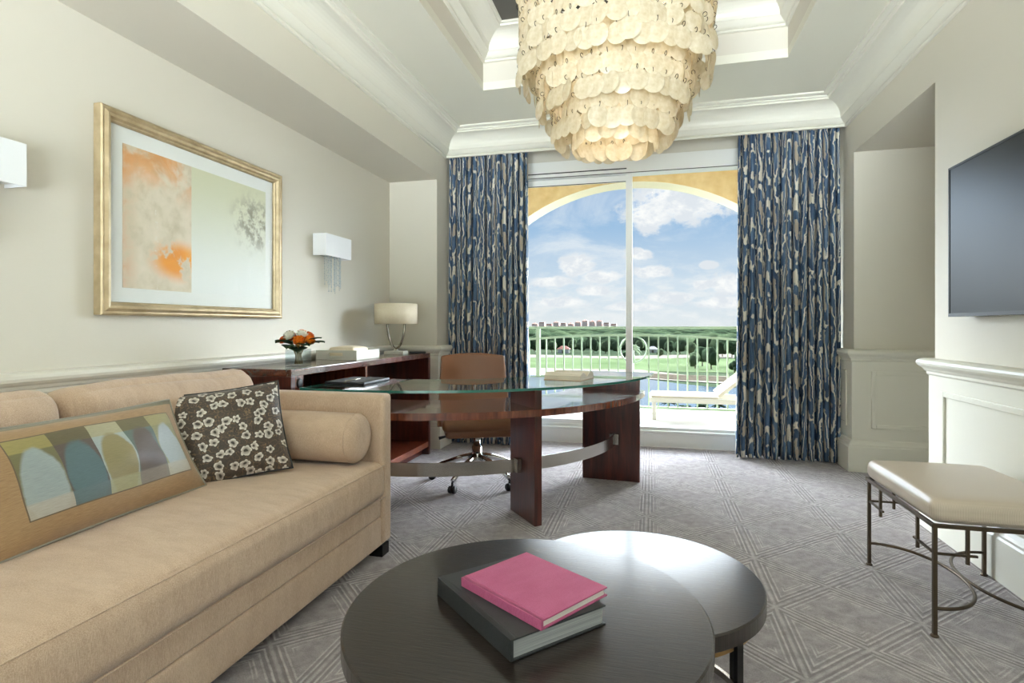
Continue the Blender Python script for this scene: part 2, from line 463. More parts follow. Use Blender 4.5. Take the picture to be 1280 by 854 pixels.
def m_ikat(t):
    u, v, _ = t.sep(t.uv())        # metres of cloth
    p = t.comb(u, v, 0.)
    feather = t.math('MULTIPLY', t.math('SUBTRACT', t.noise(t.vscale(p, 170., 5., 1.), 1., 2, .6), .5), .06)
    wv = t.math('MULTIPLY', t.math('SUBTRACT', t.noise(p, 4.5, 3, .6), .5), .34)
    wu = t.math('MULTIPLY', t.math('SUBTRACT', t.noise(t.vscale(p, 8., 11., 1.), 1., 3, .6), .5), .04)
    vv = t.math('ADD', t.math('ADD', v, feather), wv)
    uu = t.math('ADD', u, wu)
    a = t.math('COSINE', t.math('MULTIPLY', uu, PI/.075)); b = t.math('COSINE', t.math('MULTIPLY', t.math('ADD', vv, t.math('MULTIPLY', t.noise(t.comb(t.math('MULTIPLY', u, 7.), 0., 0.), 1., 1), 2.0)), PI/.30))
    b2 = t.math('COSINE', t.math('MULTIPLY', vv, 2*PI/.085))
    f = t.math('ADD', t.math('ADD', a, t.math('MULTIPLY', b, .7)), t.math('MULTIPLY', b2, .08))
    f = t.math('ADD', f, t.math('MULTIPLY', t.math('SUBTRACT', t.noise(t.vscale(p, 22., 9., 1.), 1., 3, .6), .5), .26))
    w = t.math('ABSOLUTE', t.math('SUBTRACT', t.math('FRACT', t.math('MULTIPLY', t.math('ADD', f, 3.), .86)), .5))
    blue = t.ramp(t.noise(t.vscale(p, 60., 3., 1.), 1., 3, .6), [(.3, lin(32, 45, 67)), (.5, lin(66, 88, 115)), (.72, lin(110, 131, 154))])
    cream = t.ramp(t.noise(t.vscale(p, 90., 4., 1.), 1., 2), [(.3, lin(190, 182, 166)), (.7, lin(226, 221, 208))])
    m = t.smooth(w, .29, .37)
    c = t.mix(m, blue, cream)
    tau = t.smooth(f, 1.4, 1.55)
    c = t.mix(t.math('MULTIPLY', tau, .75), c, lin(146, 132, 116))
    return {'c': c, 'n': t.bump(t.noise(t.vscale(p, 900., 900., 1.), 1., 1), .05, .001)}
IKAT = mat('ikat_fabric', m_ikat, rough=.75, spec=.2)

def m_floral(t):
    uv = t.vmath('MULTIPLY', t.uv(), (8.6, 8.2, 1.))
    uv = t.vmath('ADD', uv, t.vmath('MULTIPLY', t.comb(t.noise(uv, 1.4, 1), t.noise(t.vmath('ADD', uv, (7, 3, 0)), 1.4, 1), 0.), (.5, .5, 0)))
    vo = t.new('ShaderNodeTexVoronoi', voronoi_dimensions='2D', feature='F1'); t.put(vo.inputs['Vector'], uv); vo.inputs['Scale'].default_value = 1.; vo.inputs['Randomness'].default_value = .75
    d = t.vmath('SUBTRACT', uv, vo.outputs['Position']); x, y, z = t.sep(d)
    r = t.vmath('LENGTH', t.comb(x, y, 0.)); an = t.math('ARCTAN2', y, x)
    pet = t.math('MULTIPLY', t.math('ABSOLUTE', t.math('COSINE', t.math('MULTIPLY', an, 2.5))), .11)
    edge = t.math('ADD', pet, .27)
    inside = t.smooth(r, t.math('SUBTRACT', edge, .03), edge, 1., 0.)
    ctr = t.smooth(r, .09, .13, 1., 0.)
    ring = t.smooth(t.math('ABSOLUTE', t.math('SUBTRACT', r, .17)), .02, .05, 1., 0.)
    bg = t.ramp(t.noise(uv, 12, 3), [(.3, lin(50, 40, 33)), (.7, lin(78, 66, 56))])
    tw = t.noise(uv, 2.2, 2, .5); twig = t.smooth(t.math('ABSOLUTE', t.math('SUBTRACT', tw, .5)), .008, .02, 1., 0.)
    c = t.mix(t.math('MULTIPLY', twig, .7), bg, lin(140, 112, 78))
    c = t.mix(inside, c, t.mix(t.smooth(r, .1, .33), lin(150, 142, 132), lin(218, 213, 204)))
    c = t.mix(t.math('MULTIPLY', ctr, .95), c, lin(44, 34, 28))
    return {'c': c}
FLORAL = mat('floral_velvet', m_floral, rough=.6, sheen=.3)

def m_lumbar(t):
    u, v, _ = t.sep(t.uv())
    pu = t.math('DIVIDE', t.math('SUBTRACT', u, .20), .72); pv = t.math('DIVIDE', t.math('SUBTRACT', v, .20), .64)
    inr = lambda a: t.math('MULTIPLY', t.math('GREATER_THAN', a, 0.), t.math('LESS_THAN', a, 1.))
    panel = t.math('MULTIPLY', inr(pu), inr(pv))
    k = t.math('MULTIPLY', pu, 5.); idx = t.math('DIVIDE', t.math('FLOOR', k), 5.)
    fu = t.math('SUBTRACT', t.math('FRACT', k), .5)
    st = lambda cs: [(i*.2, lin(*c)) for i, c in enumerate(cs)]
    bgc = t.ramp(t.math('ADD', idx, .01), st([(120, 116, 76), (92, 78, 74), (182, 196, 196), (92, 116, 112), (160, 158, 110)]), 'CONSTANT')
    cic = t.ramp(t.math('ADD', idx, .01), st([(168, 182, 184), (82, 116, 124), (156, 144, 98), (98, 84, 82), (186, 198, 202)]), 'CONSTANT')
    wx = t.math('MULTIPLY', t.math('SUBTRACT', t.noise(t.vscale(t.uv(), 9, 5, 1), 1, 3, .6), .5), .16)
    dd = t.vmath('LENGTH', t.comb(t.math('ADD', fu, wx), t.math('ADD', wx, t.math('MULTIPLY', t.math('SUBTRACT', pv, .34), 1.0)), 0.))
    ck = t.smooth(dd, .44, .52, 1., 0.)
    top = t.smooth(pv, .80, .82)
    topc = t.ramp(t.math('ADD', idx, .01), st([(168, 156, 92), (104, 94, 62), (190, 184, 150), (112, 104, 66), (176, 168, 118)]), 'CONSTANT')
    low = t.smooth(pv, .16, .20, 1., 0.)
    lowc = t.ramp(t.math('ADD', idx, .01), st([(196, 188, 176), (96, 122, 128), (178, 176, 136), (150, 140, 132), (206, 202, 188)]), 'CONSTANT')
    c = t.mix(top, bgc, topc); c = t.mix(ck, c, cic); c = t.mix(t.math('MULTIPLY', low, .85), c, lowc)
    n = t.noise(t.vscale(t.uv(), 30, 220, 1), 1, 3, .6)
    tan = t.mix(n, lin(160, 122, 80), lin(196, 160, 116))
    endb = t.math('MAXIMUM', t.math('LESS_THAN', u, .10), t.math('GREATER_THAN', v, .95))
    tan = t.mix(endb, tan, t.mix(t.smooth(v, .3, .75), lin(46, 38, 30), lin(112, 108, 74)))
    c = t.mix(panel, tan, c)
    pip = t.math('MAXIMUM', t.smooth(t.math('ABSOLUTE', t.math('SUBTRACT', pu, .5)), .495, .497, 1., 0.), 0.)
    edge = t.math('MULTIPLY', t.math('SUBTRACT', 1., panel), t.math('MULTIPLY', t.math('LESS_THAN', t.math('ABSOLUTE', t.math('SUBTRACT', pu, .5)), .506), t.math('LESS_THAN', t.math('ABSOLUTE', t.math('SUBTRACT', pv, .5)), .515)))
    c = t.mix(t.math('MULTIPLY', edge, .75), c, lin(64, 60, 48))
    c = t.mix(.3, c, t.ramp(n, [(.3, (.3,)*3), (.7, (.7,)*3)]), 'OVERLAY')
    c = t.mix(.30, c, t.mix(n, lin(70, 64, 54), lin(104, 96, 82)))
    return {'c': c, 'n': t.bump(n, .1, .002)}
LUMBAR = mat('patchwork_silk', m_lumbar, rough=.45, spec=.35, sheen=.3)
CORD = mat('silver_cord', None, lin(150, 146, 132), .5)

def m_art(t):
    p = t.pos(); x, y, z = t.sep(p)
    left = t.math('LESS_THAN', y, 2.392)
    n1 = t.noise(p, 4.5, 5, .62, .4); n2 = t.noise(t.vmath('ADD', p, (3, 1, 4)), 9, 5, .65); n3 = t.noise(p, 3, 2)
    # left sheet: warm clouds of orange at the top and low on the right
    topo = t.math('MULTIPLY', t.smooth(z, 1.66, 1.93), t.smooth(n1, .40, .58))
    lo = t.vmath('LENGTH', t.comb(t.math('DIVIDE', t.math('SUBTRACT', y, 2.31), .14), t.math('DIVIDE', t.math('SUBTRACT', z, 1.43), .085), 0.))
    lowo = t.math('MULTIPLY', t.smooth(lo, .55, 1.5, 1., 0.), t.smooth(n2, .42, .52))
    side = t.math('MULTIPLY', t.smooth(y, 2.0, 2.10, 1., 0.), t.smooth(n2, .35, .65))
    lc = t.ramp(n2, [(.3, lin(196, 182, 156)), (.5, lin(216, 204, 184)), (.7, lin(226, 212, 194))])
    lc = t.mix(t.math('MULTIPLY', side, .6), lc, lin(200, 140, 88))
    lc = t.mix(t.math('MULTIPLY', topo, .9), lc, t.mix(n2, lin(186, 140, 92), lin(232, 152, 66)))
    lc = t.mix(t.math('MULTIPLY', lowo, 1.), lc, t.mix(n1, lin(206, 120, 44), lin(250, 176, 40)))
    # right sheet: pale with a grey-green lichen patch
    rr = t.vmath('LENGTH', t.comb(t.math('DIVIDE', t.math('SUBTRACT', y, 2.88), .24), t.math('DIVIDE', t.math('SUBTRACT', z, 1.72), .20), 0.))
    pm = t.math('MULTIPLY', t.smooth(rr, .25, 1.15, 1., 0.), t.smooth(t.noise(p, 14, 8, .75), .44, .58))
    rc = t.mix(t.smooth(z, 1.3, 1.95), lin(228, 230, 228), lin(206, 206, 178))
    rc = t.mix(t.math('MULTIPLY', pm, .85), rc, t.mix(n2, lin(96, 90, 72), lin(150, 144, 124)))
    return {'c': t.mix(left, rc, lc)}
ART = mat('abstract_print', m_art, rough=.6)

# exterior materials
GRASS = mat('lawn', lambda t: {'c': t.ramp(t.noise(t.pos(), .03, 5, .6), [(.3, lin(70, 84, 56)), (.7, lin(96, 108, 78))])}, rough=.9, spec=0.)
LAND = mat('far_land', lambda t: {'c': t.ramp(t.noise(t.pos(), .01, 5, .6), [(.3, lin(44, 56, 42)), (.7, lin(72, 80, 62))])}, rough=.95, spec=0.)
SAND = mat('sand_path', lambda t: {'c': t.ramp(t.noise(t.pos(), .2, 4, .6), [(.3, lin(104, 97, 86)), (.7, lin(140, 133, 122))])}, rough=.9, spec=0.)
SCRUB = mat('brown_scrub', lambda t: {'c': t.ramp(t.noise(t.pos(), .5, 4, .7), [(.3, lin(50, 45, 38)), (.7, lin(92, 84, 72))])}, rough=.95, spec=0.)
WATER = mat('lagoon_water', lambda t: {'n': t.bump(t.noise(t.pos(), .6, 3), .08, .2)}, lin(60, 76, 88), .10, spec=.6)
def m_tree(a, b):
    return lambda t: {'c': t.ramp(t.noise(t.pos(), .9, 4, .7), [(.32, a), (.68, b)])}
TREE1 = mat('tree_dark', m_tree(lin(30, 42, 30), lin(66, 80, 58)), rough=.9, spec=0.)
TREE2 = mat('tree_mid', m_tree(lin(40, 54, 36), lin(86, 98, 72)), rough=.9, spec=0.)
BARK = mat('bark', None, lin(92, 78, 62), .9)
TERRA = mat('terracotta', None, lin(164, 112, 92), .8)
HOUSEW = mat('house_white', None, lin(206, 202, 194), .7)
PINKB = mat('pink_stucco', None, lin(234, 204, 192), .8)

# ------------------------------------------------------------------ ROOM
XL, XR = -2.35, 1.50          # side walls
XB = -1.88                    # face of the dropped beam over the left wall
YB = 5.20; YREAR = -2.4       # window wall and rear wall
ZC, ZS = 2.90, 2.43           # ceiling and beam soffit
floor = struct('floor', MB().box(-2.6, 2.7, YREAR-.1, 5.2, -.12, 0), CARPET, 'grey carpet with a woven lattice of fine pale lines')
# left wall with beam
m = MB().box(XL-.15, XL, YREAR-.1, 4.68, 0, ZC+.5).box(XL, XB, YREAR-.1, 4.68, ZS, ZC+.0)
struct('wall_left', m, WALL, 'pale greige wall with dropped beam above the sofa')
# right wall: television wall, beam over the alcove, alcove sides
m = MB().box(XR, XR+.15, YREAR-.1, 3.48, 0, ZC+.5).box(XR+.15, 2.45, 3.33, 3.48, 0, ZC+.5).box(XR, 2.45, 3.48, 4.72, ZS, ZC+.5).box(2.45, 2.6, 3.48, 4.72, 0, ZS)
struct('wall_right', m, WALL, 'pale wall carrying the television, with an alcove beside it')
# window wall: piers, header
m = MB().box(XL-.15, XB, 4.68, YB+.15, 0, ZC+.5).box(XR, 2.6, 4.72, YB+.15, 0, ZC+.5)
m.box(XB, XR, YB, YB+.15, 2.67, ZC+.5)
m.box(XB, -1.72, YB, YB+.15, 0, 2.67).box(1.34, XR, YB, YB+.15, 0, 2.67)
m.box(XB, XR, 4.89, 4.925, 2.70, ZC)      # fascia in front of the curtain pocket
struct('wall_back', m, WALL, 'window wall with piers and header')
# rear wall with an unseen opening added to let in fill light
m = MB().box(-2.5, -1.75, YREAR-.15, YREAR, 0, ZC).box(1.35, 1.65, YREAR-.15, YREAR, 0, ZC).box(-1.75, 1.35, YREAR-.15, YREAR, 2.60, ZC).box(-1.75, 1.35, YREAR-.15, YREAR, 0, .15)
struct('wall_rear', m, WALL)
# ceiling with a raised tray
TX0, TX1, TY0, TY1 = -1.243, .887, 1.45, 4.03
m = MB().box(XL, TX0, YREAR, YB, ZC, ZC+.06).box(TX1, XR+.1, YREAR, YB, ZC, ZC+.06).box(TX0, TX1, YREAR, TY0, ZC, ZC+.06).box(TX0, TX1, TY1, YB, ZC, ZC+.06)
m.box(TX0-.05, TX0, TY0, TY1, ZC+.06, 3.4, 1).box(TX1, TX1+.05, TY0, TY1, ZC+.06, 3.4, 1).box(TX0-.05, TX1+.05, TY0-.05, TY0, ZC+.06, 3.4, 1).box(TX0-.05, TX1+.05, TY1, TY1+.05, ZC+.06, 3.4, 1)
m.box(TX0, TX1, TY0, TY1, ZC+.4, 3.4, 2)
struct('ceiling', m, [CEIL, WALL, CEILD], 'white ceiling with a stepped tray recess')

def crown_profile(z0, z1, dep):
    h = z1-z0
    pr = [(0, 0), (.06, 0), (.085, .02), (.085, .06), (.06, .08), (.05, .10)]
    for k in range(7):   # ogee foot
        a = k/6; pr.append((.05+.20*a, .10+.16*(1-cos(a*PI/2))))
    pr += [(.27, .27), (.27, .30)]
    for k in range(9):   # large cove
        a = k/8*PI/2; pr.append((.27+.52*(1-cos(a)), .30+.48*sin(a)))
    pr += [(.80, .80), (.80, .84), (.86, .86), (.86, .90), (.93, .92), (1., .94), (1., 1.)]
    return [(o*dep, z0+z*h) for o, z in pr]
m = MB().sweep(crown_profile(2.68, ZC, .22), [(XB, YREAR), (XR, YREAR), (XR, 4.89), (XB, 4.89)], closed=True)
struct('trim_1', m, TRIM, 'deep white crown moulding around the ceiling', auto=30)
m = MB().sweep(crown_profile(3.105, 3.32, .23), [(TX0, TY0), (TX1, TY0), (TX1, TY1), (TX0, TY1)], closed=True)
struct('trim_2', m, TRIM, 'white crown moulding inside the tray recess')

# wainscot: base, dado field and chair rail in one swept section
WP = [(.0, 0), (.055, 0), (.055, .185), (.050, .195), (.050, .205), (.042, .215), (.034, .235), (.022, .24), (.022, .835), (.030, .84), (.030, .856), (.038, .86),
      (.044, .872), (.055, .880), (.064, .890), (.067, .902), (.064, .913), (.055, .921), (.04, .925), (0, .925)]
def panels(mb, p0, p1, segs, z0=.33, z1=.76):
    """raised picture-frame panels on a straight run, on the LEFT of p0->p1"""
    p0 = Vector(p0); p1 = Vector(p1); d = (p1-p0).normalized(); n = Vector((-d.y, d.x))
    for a, b in segs:
        for (s0, s1, q0, q1) in ((a+.028, b-.028, z1-.028, z1), (a+.028, b-.028, z0, z0+.028), (a, a+.028, z0, z1), (b-.028, b, z0, z1)):
            M = Matrix(((d.x, n.x, 0, p0.x), (d.y, n.y, 0, p0.y), (0, 0, 1, 0), (0, 0, 0, 1)))
            mb.box(s0, s1, .0215, .033, q0, q1, M=M)
    return mb
m = MB().sweep(WP, [(XB, YB), (XB, 4.68), (XL, 4.68), (XL, YREAR)])
panels(m, (XL, 4.68), (XL, YREAR), [(.2+1.15*k, 1.2+1.15*k) for k in range(6)]); panels(m, (XB, 4.68), (XL, 4.68), [(.11, .40)])
struct('trim_3', m, TRIM, 'painted wainscot and chair rail along the left wall', bevel=.003)
m = MB().sweep(WP, [(XR, YREAR), (XR, 3.48), (2.45, 3.48)])
panels(m, (XR, YREAR), (XR, 3.48), [(5.88-.13-1.55, 5.88-.13), (2.5, 4.08), (.8, 2.38)])
struct('trim_4', m, TRIM, 'white wainscot and chair rail under the television', bevel=.003)
m = MB().sweep(WP, [(2.45, 4.72), (XR, 4.72), (XR, YB)])
panels(m, (2.45, 4.72), (XR, 4.72), [(.12, .84)]); panels(m, (XR, 4.72), (XR, YB), [(.08, .40)])
struct('trim_5', m, TRIM, 'wainscot in the alcove beside the right curtain', bevel=.003)
# raised sill under the sliding window
m = MB().box(-1.72, 1.34, 5.20, 5.45, 0, .125).box(-1.72, 1.34, 5.185, 5.45, .125, .15)
struct('trim_6', m, WHITE, 'white step under the sliding window', bevel=.006)

# ------------------------------------------------------------------ WINDOWS
YW = 5.28
w = bpy.data.objects.new('window_1', None); COL.objects.link(w); w['kind'] = 'structure'; w['label'] = 'white framed sliding window onto the balcony'
w.location = (-.19, YW, .15)
m = MB().box(-1.72, 1.34, YW-.08, YW+.06, 2.515, 2.67).box(-1.72, -1.66, YW-.08, YW+.06, .15, 2.515).box(1.28, 1.34, YW-.08, YW+.06, .15, 2.515).box(-1.66, 1.28, YW-.05, YW+.06, .15, .175)
m.box(-1.66, 1.28, YW-.083, YW-.079, 2.515, 2.522, 1)
m.box(-1.66, -.22, YW-.083, YW-.079, 2.553, 2.563, 1)
obj('window_frame', m, [WHITE, BLACKP], w, bevel=.004)
m = MB().box(-.228, -.170, YW-.045, YW+.045, .175, 2.515).box(-1.66, -1.60, YW-.04, YW, .175, 2.50).box(-1.60, -.228, YW-.04, YW, 2.452, 2.505).box(-1.60, -.228, YW-.04, YW, .175, .215)
m.box(-1.60, -.228, YW-.043, YW-.04, 2.445, 2.452, 1)
obj('sliding_sash', m, [WHITE, BLACKP], w, bevel=.003)
obj('pane', MB().box(-1.60, -.228, YW-.023, YW-.017, .215, 2.452), PANE, w)
obj('pane', MB().box(-.170, 1.28, YW+.017, YW+.023, .175, 2.515), PANE, w)
w2 = bpy.data.objects.new('window_rear_fill', None); COL.objects.link(w2); w2['kind'] = 'structure'; w2.location = (-.2, YREAR-.05, .15)  # unseen window added behind the camera as a fill source
m = MB()
for x0, x1, z0, z1 in ((-1.75, -1.68, .15, 2.6), (1.28, 1.35, .15, 2.6), (-1.68, 1.28, 2.53, 2.6), (-1.68, 1.28, .15, .22), (-.24, -.16, .22, 2.53)):
    m.box(x0, x1, YREAR-.12, YREAR-.02, z0, z1)
obj('window_frame', m, WHITE, w2, bevel=.004)
obj('pane', MB().box(-1.68, -.24, YREAR-.073, YREAR-.067, .22, 2.53), PANE, w2)
obj('pane', MB().box(-.16, 1.28, YREAR-.073, YREAR-.067, .22, 2.53), PANE, w2)

# ------------------------------------------------------------------ CURTAINS
def curtain(x0, x1, seed, folds, label, flare=.03, shift=.0):
    rnd = random.Random(seed)
    nu, nv = folds*16, 40
    fx = [rnd.uniform(.75, 1.3) for _ in range(folds)]; tot = sum(fx); edges = [0]
    for f in fx: edges.append(edges[-1]+f/tot)
    amp = [rnd.uniform(.044, .062) for _ in range(folds+1)]
    ztop, zbot = 2.78, .012
    def pos(u, v):
        k = 0
        while k < folds-1 and u > edges[k+1]: k += 1
        lt = (u-edges[k])/(edges[k+1]-edges[k])
        ph = 2*PI*lt
        open_ = .80+.20*v
        a = (amp[k]*(1-lt)+amp[k+1]*lt)*open_
        drift = noise.noise(Vector((u*6+seed, v*1.2, 0)))*.014*v
        y = 4.965 - a*(cos(ph)+.25*cos(2*ph)) + noise.noise(Vector((u*9, v*2.2, seed)))*.012*v
        x = x0+(x1-x0)*u + .012*sin(2*ph)*(1) + drift
        c = (x0+x1)/2
        x = c+(x-c)*(1+flare*v)+shift*v
        return (max(-1.868, min(1.488, x)), min(y, 5.03), ztop+(zbot-ztop)*v)
    # arc length of the cloth at mid height
    arc = [0]
    for i in range(nu):
        arc.append(arc[-1]+(Vector(pos((i+1)/nu, .4))-Vector(pos(i/nu, .4))).length)
    m = MB().grid(pos, nu, nv, uvfn=lambda u, v: (arc[round(u*nu)]+seed*.37, (1-v)*2.77))
    o = obj('curtain', m, IKAT, solid=.004, fixn=False)
    return tag(o, label, 'curtain', 'ikat curtains at the window')
curtain(-1.85, -1.10, 3, 15, 'blue and cream ikat curtain left of the window, behind the desk chair', .02)
curtain(.705, 1.46, 5, 14, 'blue and cream ikat curtain hanging to the floor right of the window, before the alcove', .03, -.005)

# ------------------------------------------------------------------ SOFA
SX, SYN, SYF = -1.235, .44, 2.49
sofa = thing('sofa', 'beige upholstered sofa along the left wall under the picture', 'sofa', (-1.75, 1.46, 0))
m = MB().rbox((-1.75, (SYN+SYF)/2, .12), (.50, (SYF-SYN)/2-.012, .07), .012, n=6)
obj('base_rail', m, SOFA, sofa)
m = MB().rbox((-1.745, (SYN+SYF)/2, .236), (.497, (SYF-SYN)/2-.09, .046), .012, n=6)
obj('seat_rail', m, SOFA, sofa)
m = MB().rbox((-1.63, (SYN+SYF)/2, .372), (.412, (SYF-SYN)/2-.092, .088), .045, (.012, .0, .022), n=18, wob=.004)
seat = obj('seat_cushion', m, SOFA, sofa)
# seam along the front upper edge and the lower edge of the seat cushion
m = MB()
for zz, xx in ((.447, -1.2155), (.298, -1.2125)):
    m.tube([(xx, SYN+.12+(SYF-SYN-.24)*k/20, zz) for k in range(21)], .0022, 6)
obj('seam', m, SOFA, seat)
for nm, y0, y1 in (('n', SYN, SYN+.09), ('f', SYF-.09, SYF)):
    m = MB().rbox((-1.765, (y0+y1)/2, .415), (.528, .045, .358), .02, (0, .004, 0), n=8)
    obj('arm', m, SOFA, sofa)
m = MB().rbox((-2.21, (SYN+SYF)/2, .44), (.065, (SYF-SYN)/2-.095, .36), .03, n=6)
obj('back_frame', m, SOFA, sofa)
for k, (y0, y1) in enumerate(((.535, 1.462), (1.466, 2.395))):
    M = Matrix.Rotation(R(-9), 3, 'Y')
    m = MB().rbox((-2.015, (y0+y1)/2, .668), (.105, (y1-y0)/2, .212), .075, (.05, -.0, .012), n=14, M=M, wob=.012, seed=k*9)
    bc = obj('back_cushion', m, SOFA, sofa)
for x in (-1.275, -2.2):
    for y in (SYN+.07, SYF-.06):
        obj('leg', MB().box(x-.035, x+.035, y-.035, y+.035, 0, .055), BLACKM, sofa, bevel=.003)

# bolster: soft cylinder lying along the far arm
prof = [(0, -.36)]
for k in range(1, 9): prof.append((.112*sin(k/8*PI/2)**.7, -.36+.045*(1-cos(k/8*PI/2))))
prof += [(.113, -.2), (.114, 0), (.113, .2)]
for k in range(8, 0, -1): prof.append((.112*sin(k/8*PI/2)**.7, .36-.045*(1-cos(k/8*PI/2))))
prof.append((0, .36))
m = MB().lathe(prof, 36); m.transform(Matrix.Translation((-1.63, 2.278, .588)) @ Matrix.Rotation(PI/2, 4, 'Y'))
bol = thing('bolster_cushion', 'round beige bolster cushion lying against the far sofa arm', 'cushion', (-1.63, 2.278, .475))
ob = obj('bolster_body', m, SOFA, bol)
for x in (-1.63+.318, -1.63-.318):
    m = MB().tube([(x, 2.278+.1125*cos(a), .588+.1125*sin(a)) for a in [2*PI*k/36 for k in range(36)]], .0022, 6, closed=True)
    obj('piping', m, SOFA, bol)

def pillow_mb(w, h, th, n=22, corner=.06, wob=.008, seed=0):
    mb = MB()
    for sg in (1, -1):
        def pos(u, v):
            x, y = 2*u-1, 2*v-1
            e = (max(0, 1-x**2)**.55)*(max(0, 1-y**2)**.55)
            pin = 1-corner*(1-abs(y)**2)*abs(x)**3*.9
            pin2 = 1-corner*(1-abs(x)**2)*abs(y)**3*.9
            z = sg*(th/2*e)
            nz = noise.noise(Vector((x*2.1+seed, y*2.1, sg)))*wob*e*2
            return (x*w/2*pin, y*h/2*pin2, z+nz)
        mb.grid(pos, n, n, uvfn=lambda u, v: (u, v))
    return mb
def cord_mb(w, h, r, corner):
    pts = []
    n = 20
    for (a, b) in (((-1, -1), (1, -1)), ((1, -1), (1, 1)), ((1, 1), (-1, 1)), ((-1, 1), (-1, -1))):
        for k in range(n):
            x = a[0]+(b[0]-a[0])*k/n; y = a[1]+(b[1]-a[1])*k/n
            pin = 1-corner*(1-y*y)*abs(x)**3*.9; pin2 = 1-corner*(1-x*x)*abs(y)**3*.9
            pts.append((x*w/2*pin, y*h/2*pin2, 0))
    return MB().tube(pts, r, 6, closed=True)
def place(root, c, xdir, lean, roll=0.):
    """local x along xdir (horizontal), local y up the pillow leaning back by lean radians"""
    xd = Vector((xdir[0], xdir[1], 0)).normalized(); nh = Vector((xd.y, -xd.x, 0))   # faces the viewer
    yd = Vector((0, 0, 1))*cos(lean) - nh*sin(lean); zd = xd.cross(yd)
    M = Matrix((xd, yd, zd)).transposed().to_4x4() @ Matrix.Rotation(roll, 4, 'Z'); M.translation = c
    root.matrix_world = M
fp = thing('throw_pillow', 'square brown throw pillow with pale floral print beside the bolster', 'cushion')
obj('pillow_body', pillow_mb(.44, .40, .16, seed=2), FLORAL, fp, fixn=False)
obj('piping', cord_mb(.44, .40, .004, .06), BLACKL, fp)
place(fp, Vector((-1.715, 1.955, .652)), (.74, .67), R(25), R(6.5))
lp = thing('lumbar_pillow', 'long patchwork lumbar pillow with tan border on the sofa seat', 'cushion')
obj('pillow_body', pillow_mb(.82, .37, .15, corner=.05, seed=5), LUMBAR, lp, fixn=False)
obj('piping', cord_mb(.82, .37, .004, .05), CORD, lp)
place(lp, Vector((-1.745, 1.38, .645)), (-.05, 1.), R(27))

# ------------------------------------------------------------------ PICTURE
pic = thing('framed_picture', 'large framed abstract print in orange and grey over the sofa', 'picture', (XL, 2.485, 1.61))
PY0, PY1, PZ0, PZ1 = 1.88, 3.09, 1.15, 2.07
fprof = [(0, .0), (0, .038), (.006, .044), (.012, .040), (.016, .040), (.030, .048), (.042, .044), (.050, .032), (.055, .030), (.060, .022), (.060, .008)]
rows = []
for (o, x) in fprof:
    rows.append([(XL+x+.002, PY0+o, PZ0+o), (XL+x+.002, PY1-o, PZ0+o), (XL+x+.002, PY1-o, PZ1-o), (XL+x+.002, PY0+o, PZ1-o)])
m = MB(); vs = [p for r_ in rows for p in r_]
m.add(vs, [(i*4+k, i*4+(k+1) % 4, (i+1)*4+(k+1) % 4, (i+1)*4+k) for i in range(len(fprof)-1) for k in range(4)])
obj('frame', m, FRAMEG, pic)
obj('mat_board', MB().box(XL+.003, XL+.014, PY0+.055, PY1-.055, PZ0+.055, PZ1-.055), MATB, pic)
obj('print', MB().box(XL+.0145, XL+.0165, 2.004, 2.964, 1.277, 1.936), ART, pic)
obj('glazing', MB().box(XL+.0215, XL+.0235, PY0+.058, PY1-.058, PZ0+.058, PZ1-.058), MUSEUM, pic)

# ------------------------------------------------------------------ SCONCES
def make_sconce(y0, label):
    s = thing('wall_sconce', label, 'wall lamp', (XL, y0+.17, 1.686), 'white box sconces flanking the picture')
    X0, X1, Z0, Z1, t = XL+.006, XL+.112, 1.608, 1.765, .004
    m = MB().box(X1-t, X1, y0, y0+.34, Z0, Z1).box(X0, X1-t, y0, y0+t, Z0, Z1).box(X0, X1-t, y0+.34-t, y0+.34, Z0, Z1).box(X0+.01, X1-t, y0+t, y0+.34-t, Z0+.012, Z0+.016)
    obj('shade', m, SCONCE, s)
    obj('back_plate', MB().box(XL, XL+.008, y0+.02, y0+.32, Z0+.01, Z1-.01), NICKEL, s)
    rnd = random.Random(4)
    for k in range(22):
        x = XL+.03+.06*rnd.random(); y = y0+.085+.17*(k+.5)/22; L = rnd.uniform(.23, .29)-.05*abs(k-11)/11
        mm = MB(); nb = int(L/.0125)
        zt = Z0+.014
        mm.tube([(x, y, zt), (x, y, zt-L)], .0007, 4, smooth=False)
        for b in range(nb):
            zz = zt-.012-b*.0125
            r0 = .0040+.0018*((b*7+k) % 3 == 0)
            mm.add([(x, y, zz+r0*1.2), (x+r0, y, zz), (x, y+r0, zz), (x-r0, y, zz), (x, y-r0, zz), (x, y, zz-r0*1.2)],
                   [(0, 1, 2), (0, 2, 3), (0, 3, 4), (0, 4, 1), (5, 2, 1), (5, 3, 2), (5, 4, 3), (5, 1, 4)])
        obj('crystal_strand', mm, CRYSTAL, s)
    return s
sconce = make_sconce(3.478, 'white box wall sconce with hanging crystal strands above the table lamp')
copy_thing(sconce, 'white box wall sconce left of the framed picture, above the near half of the sofa', (XL, 1.37, 1.694))

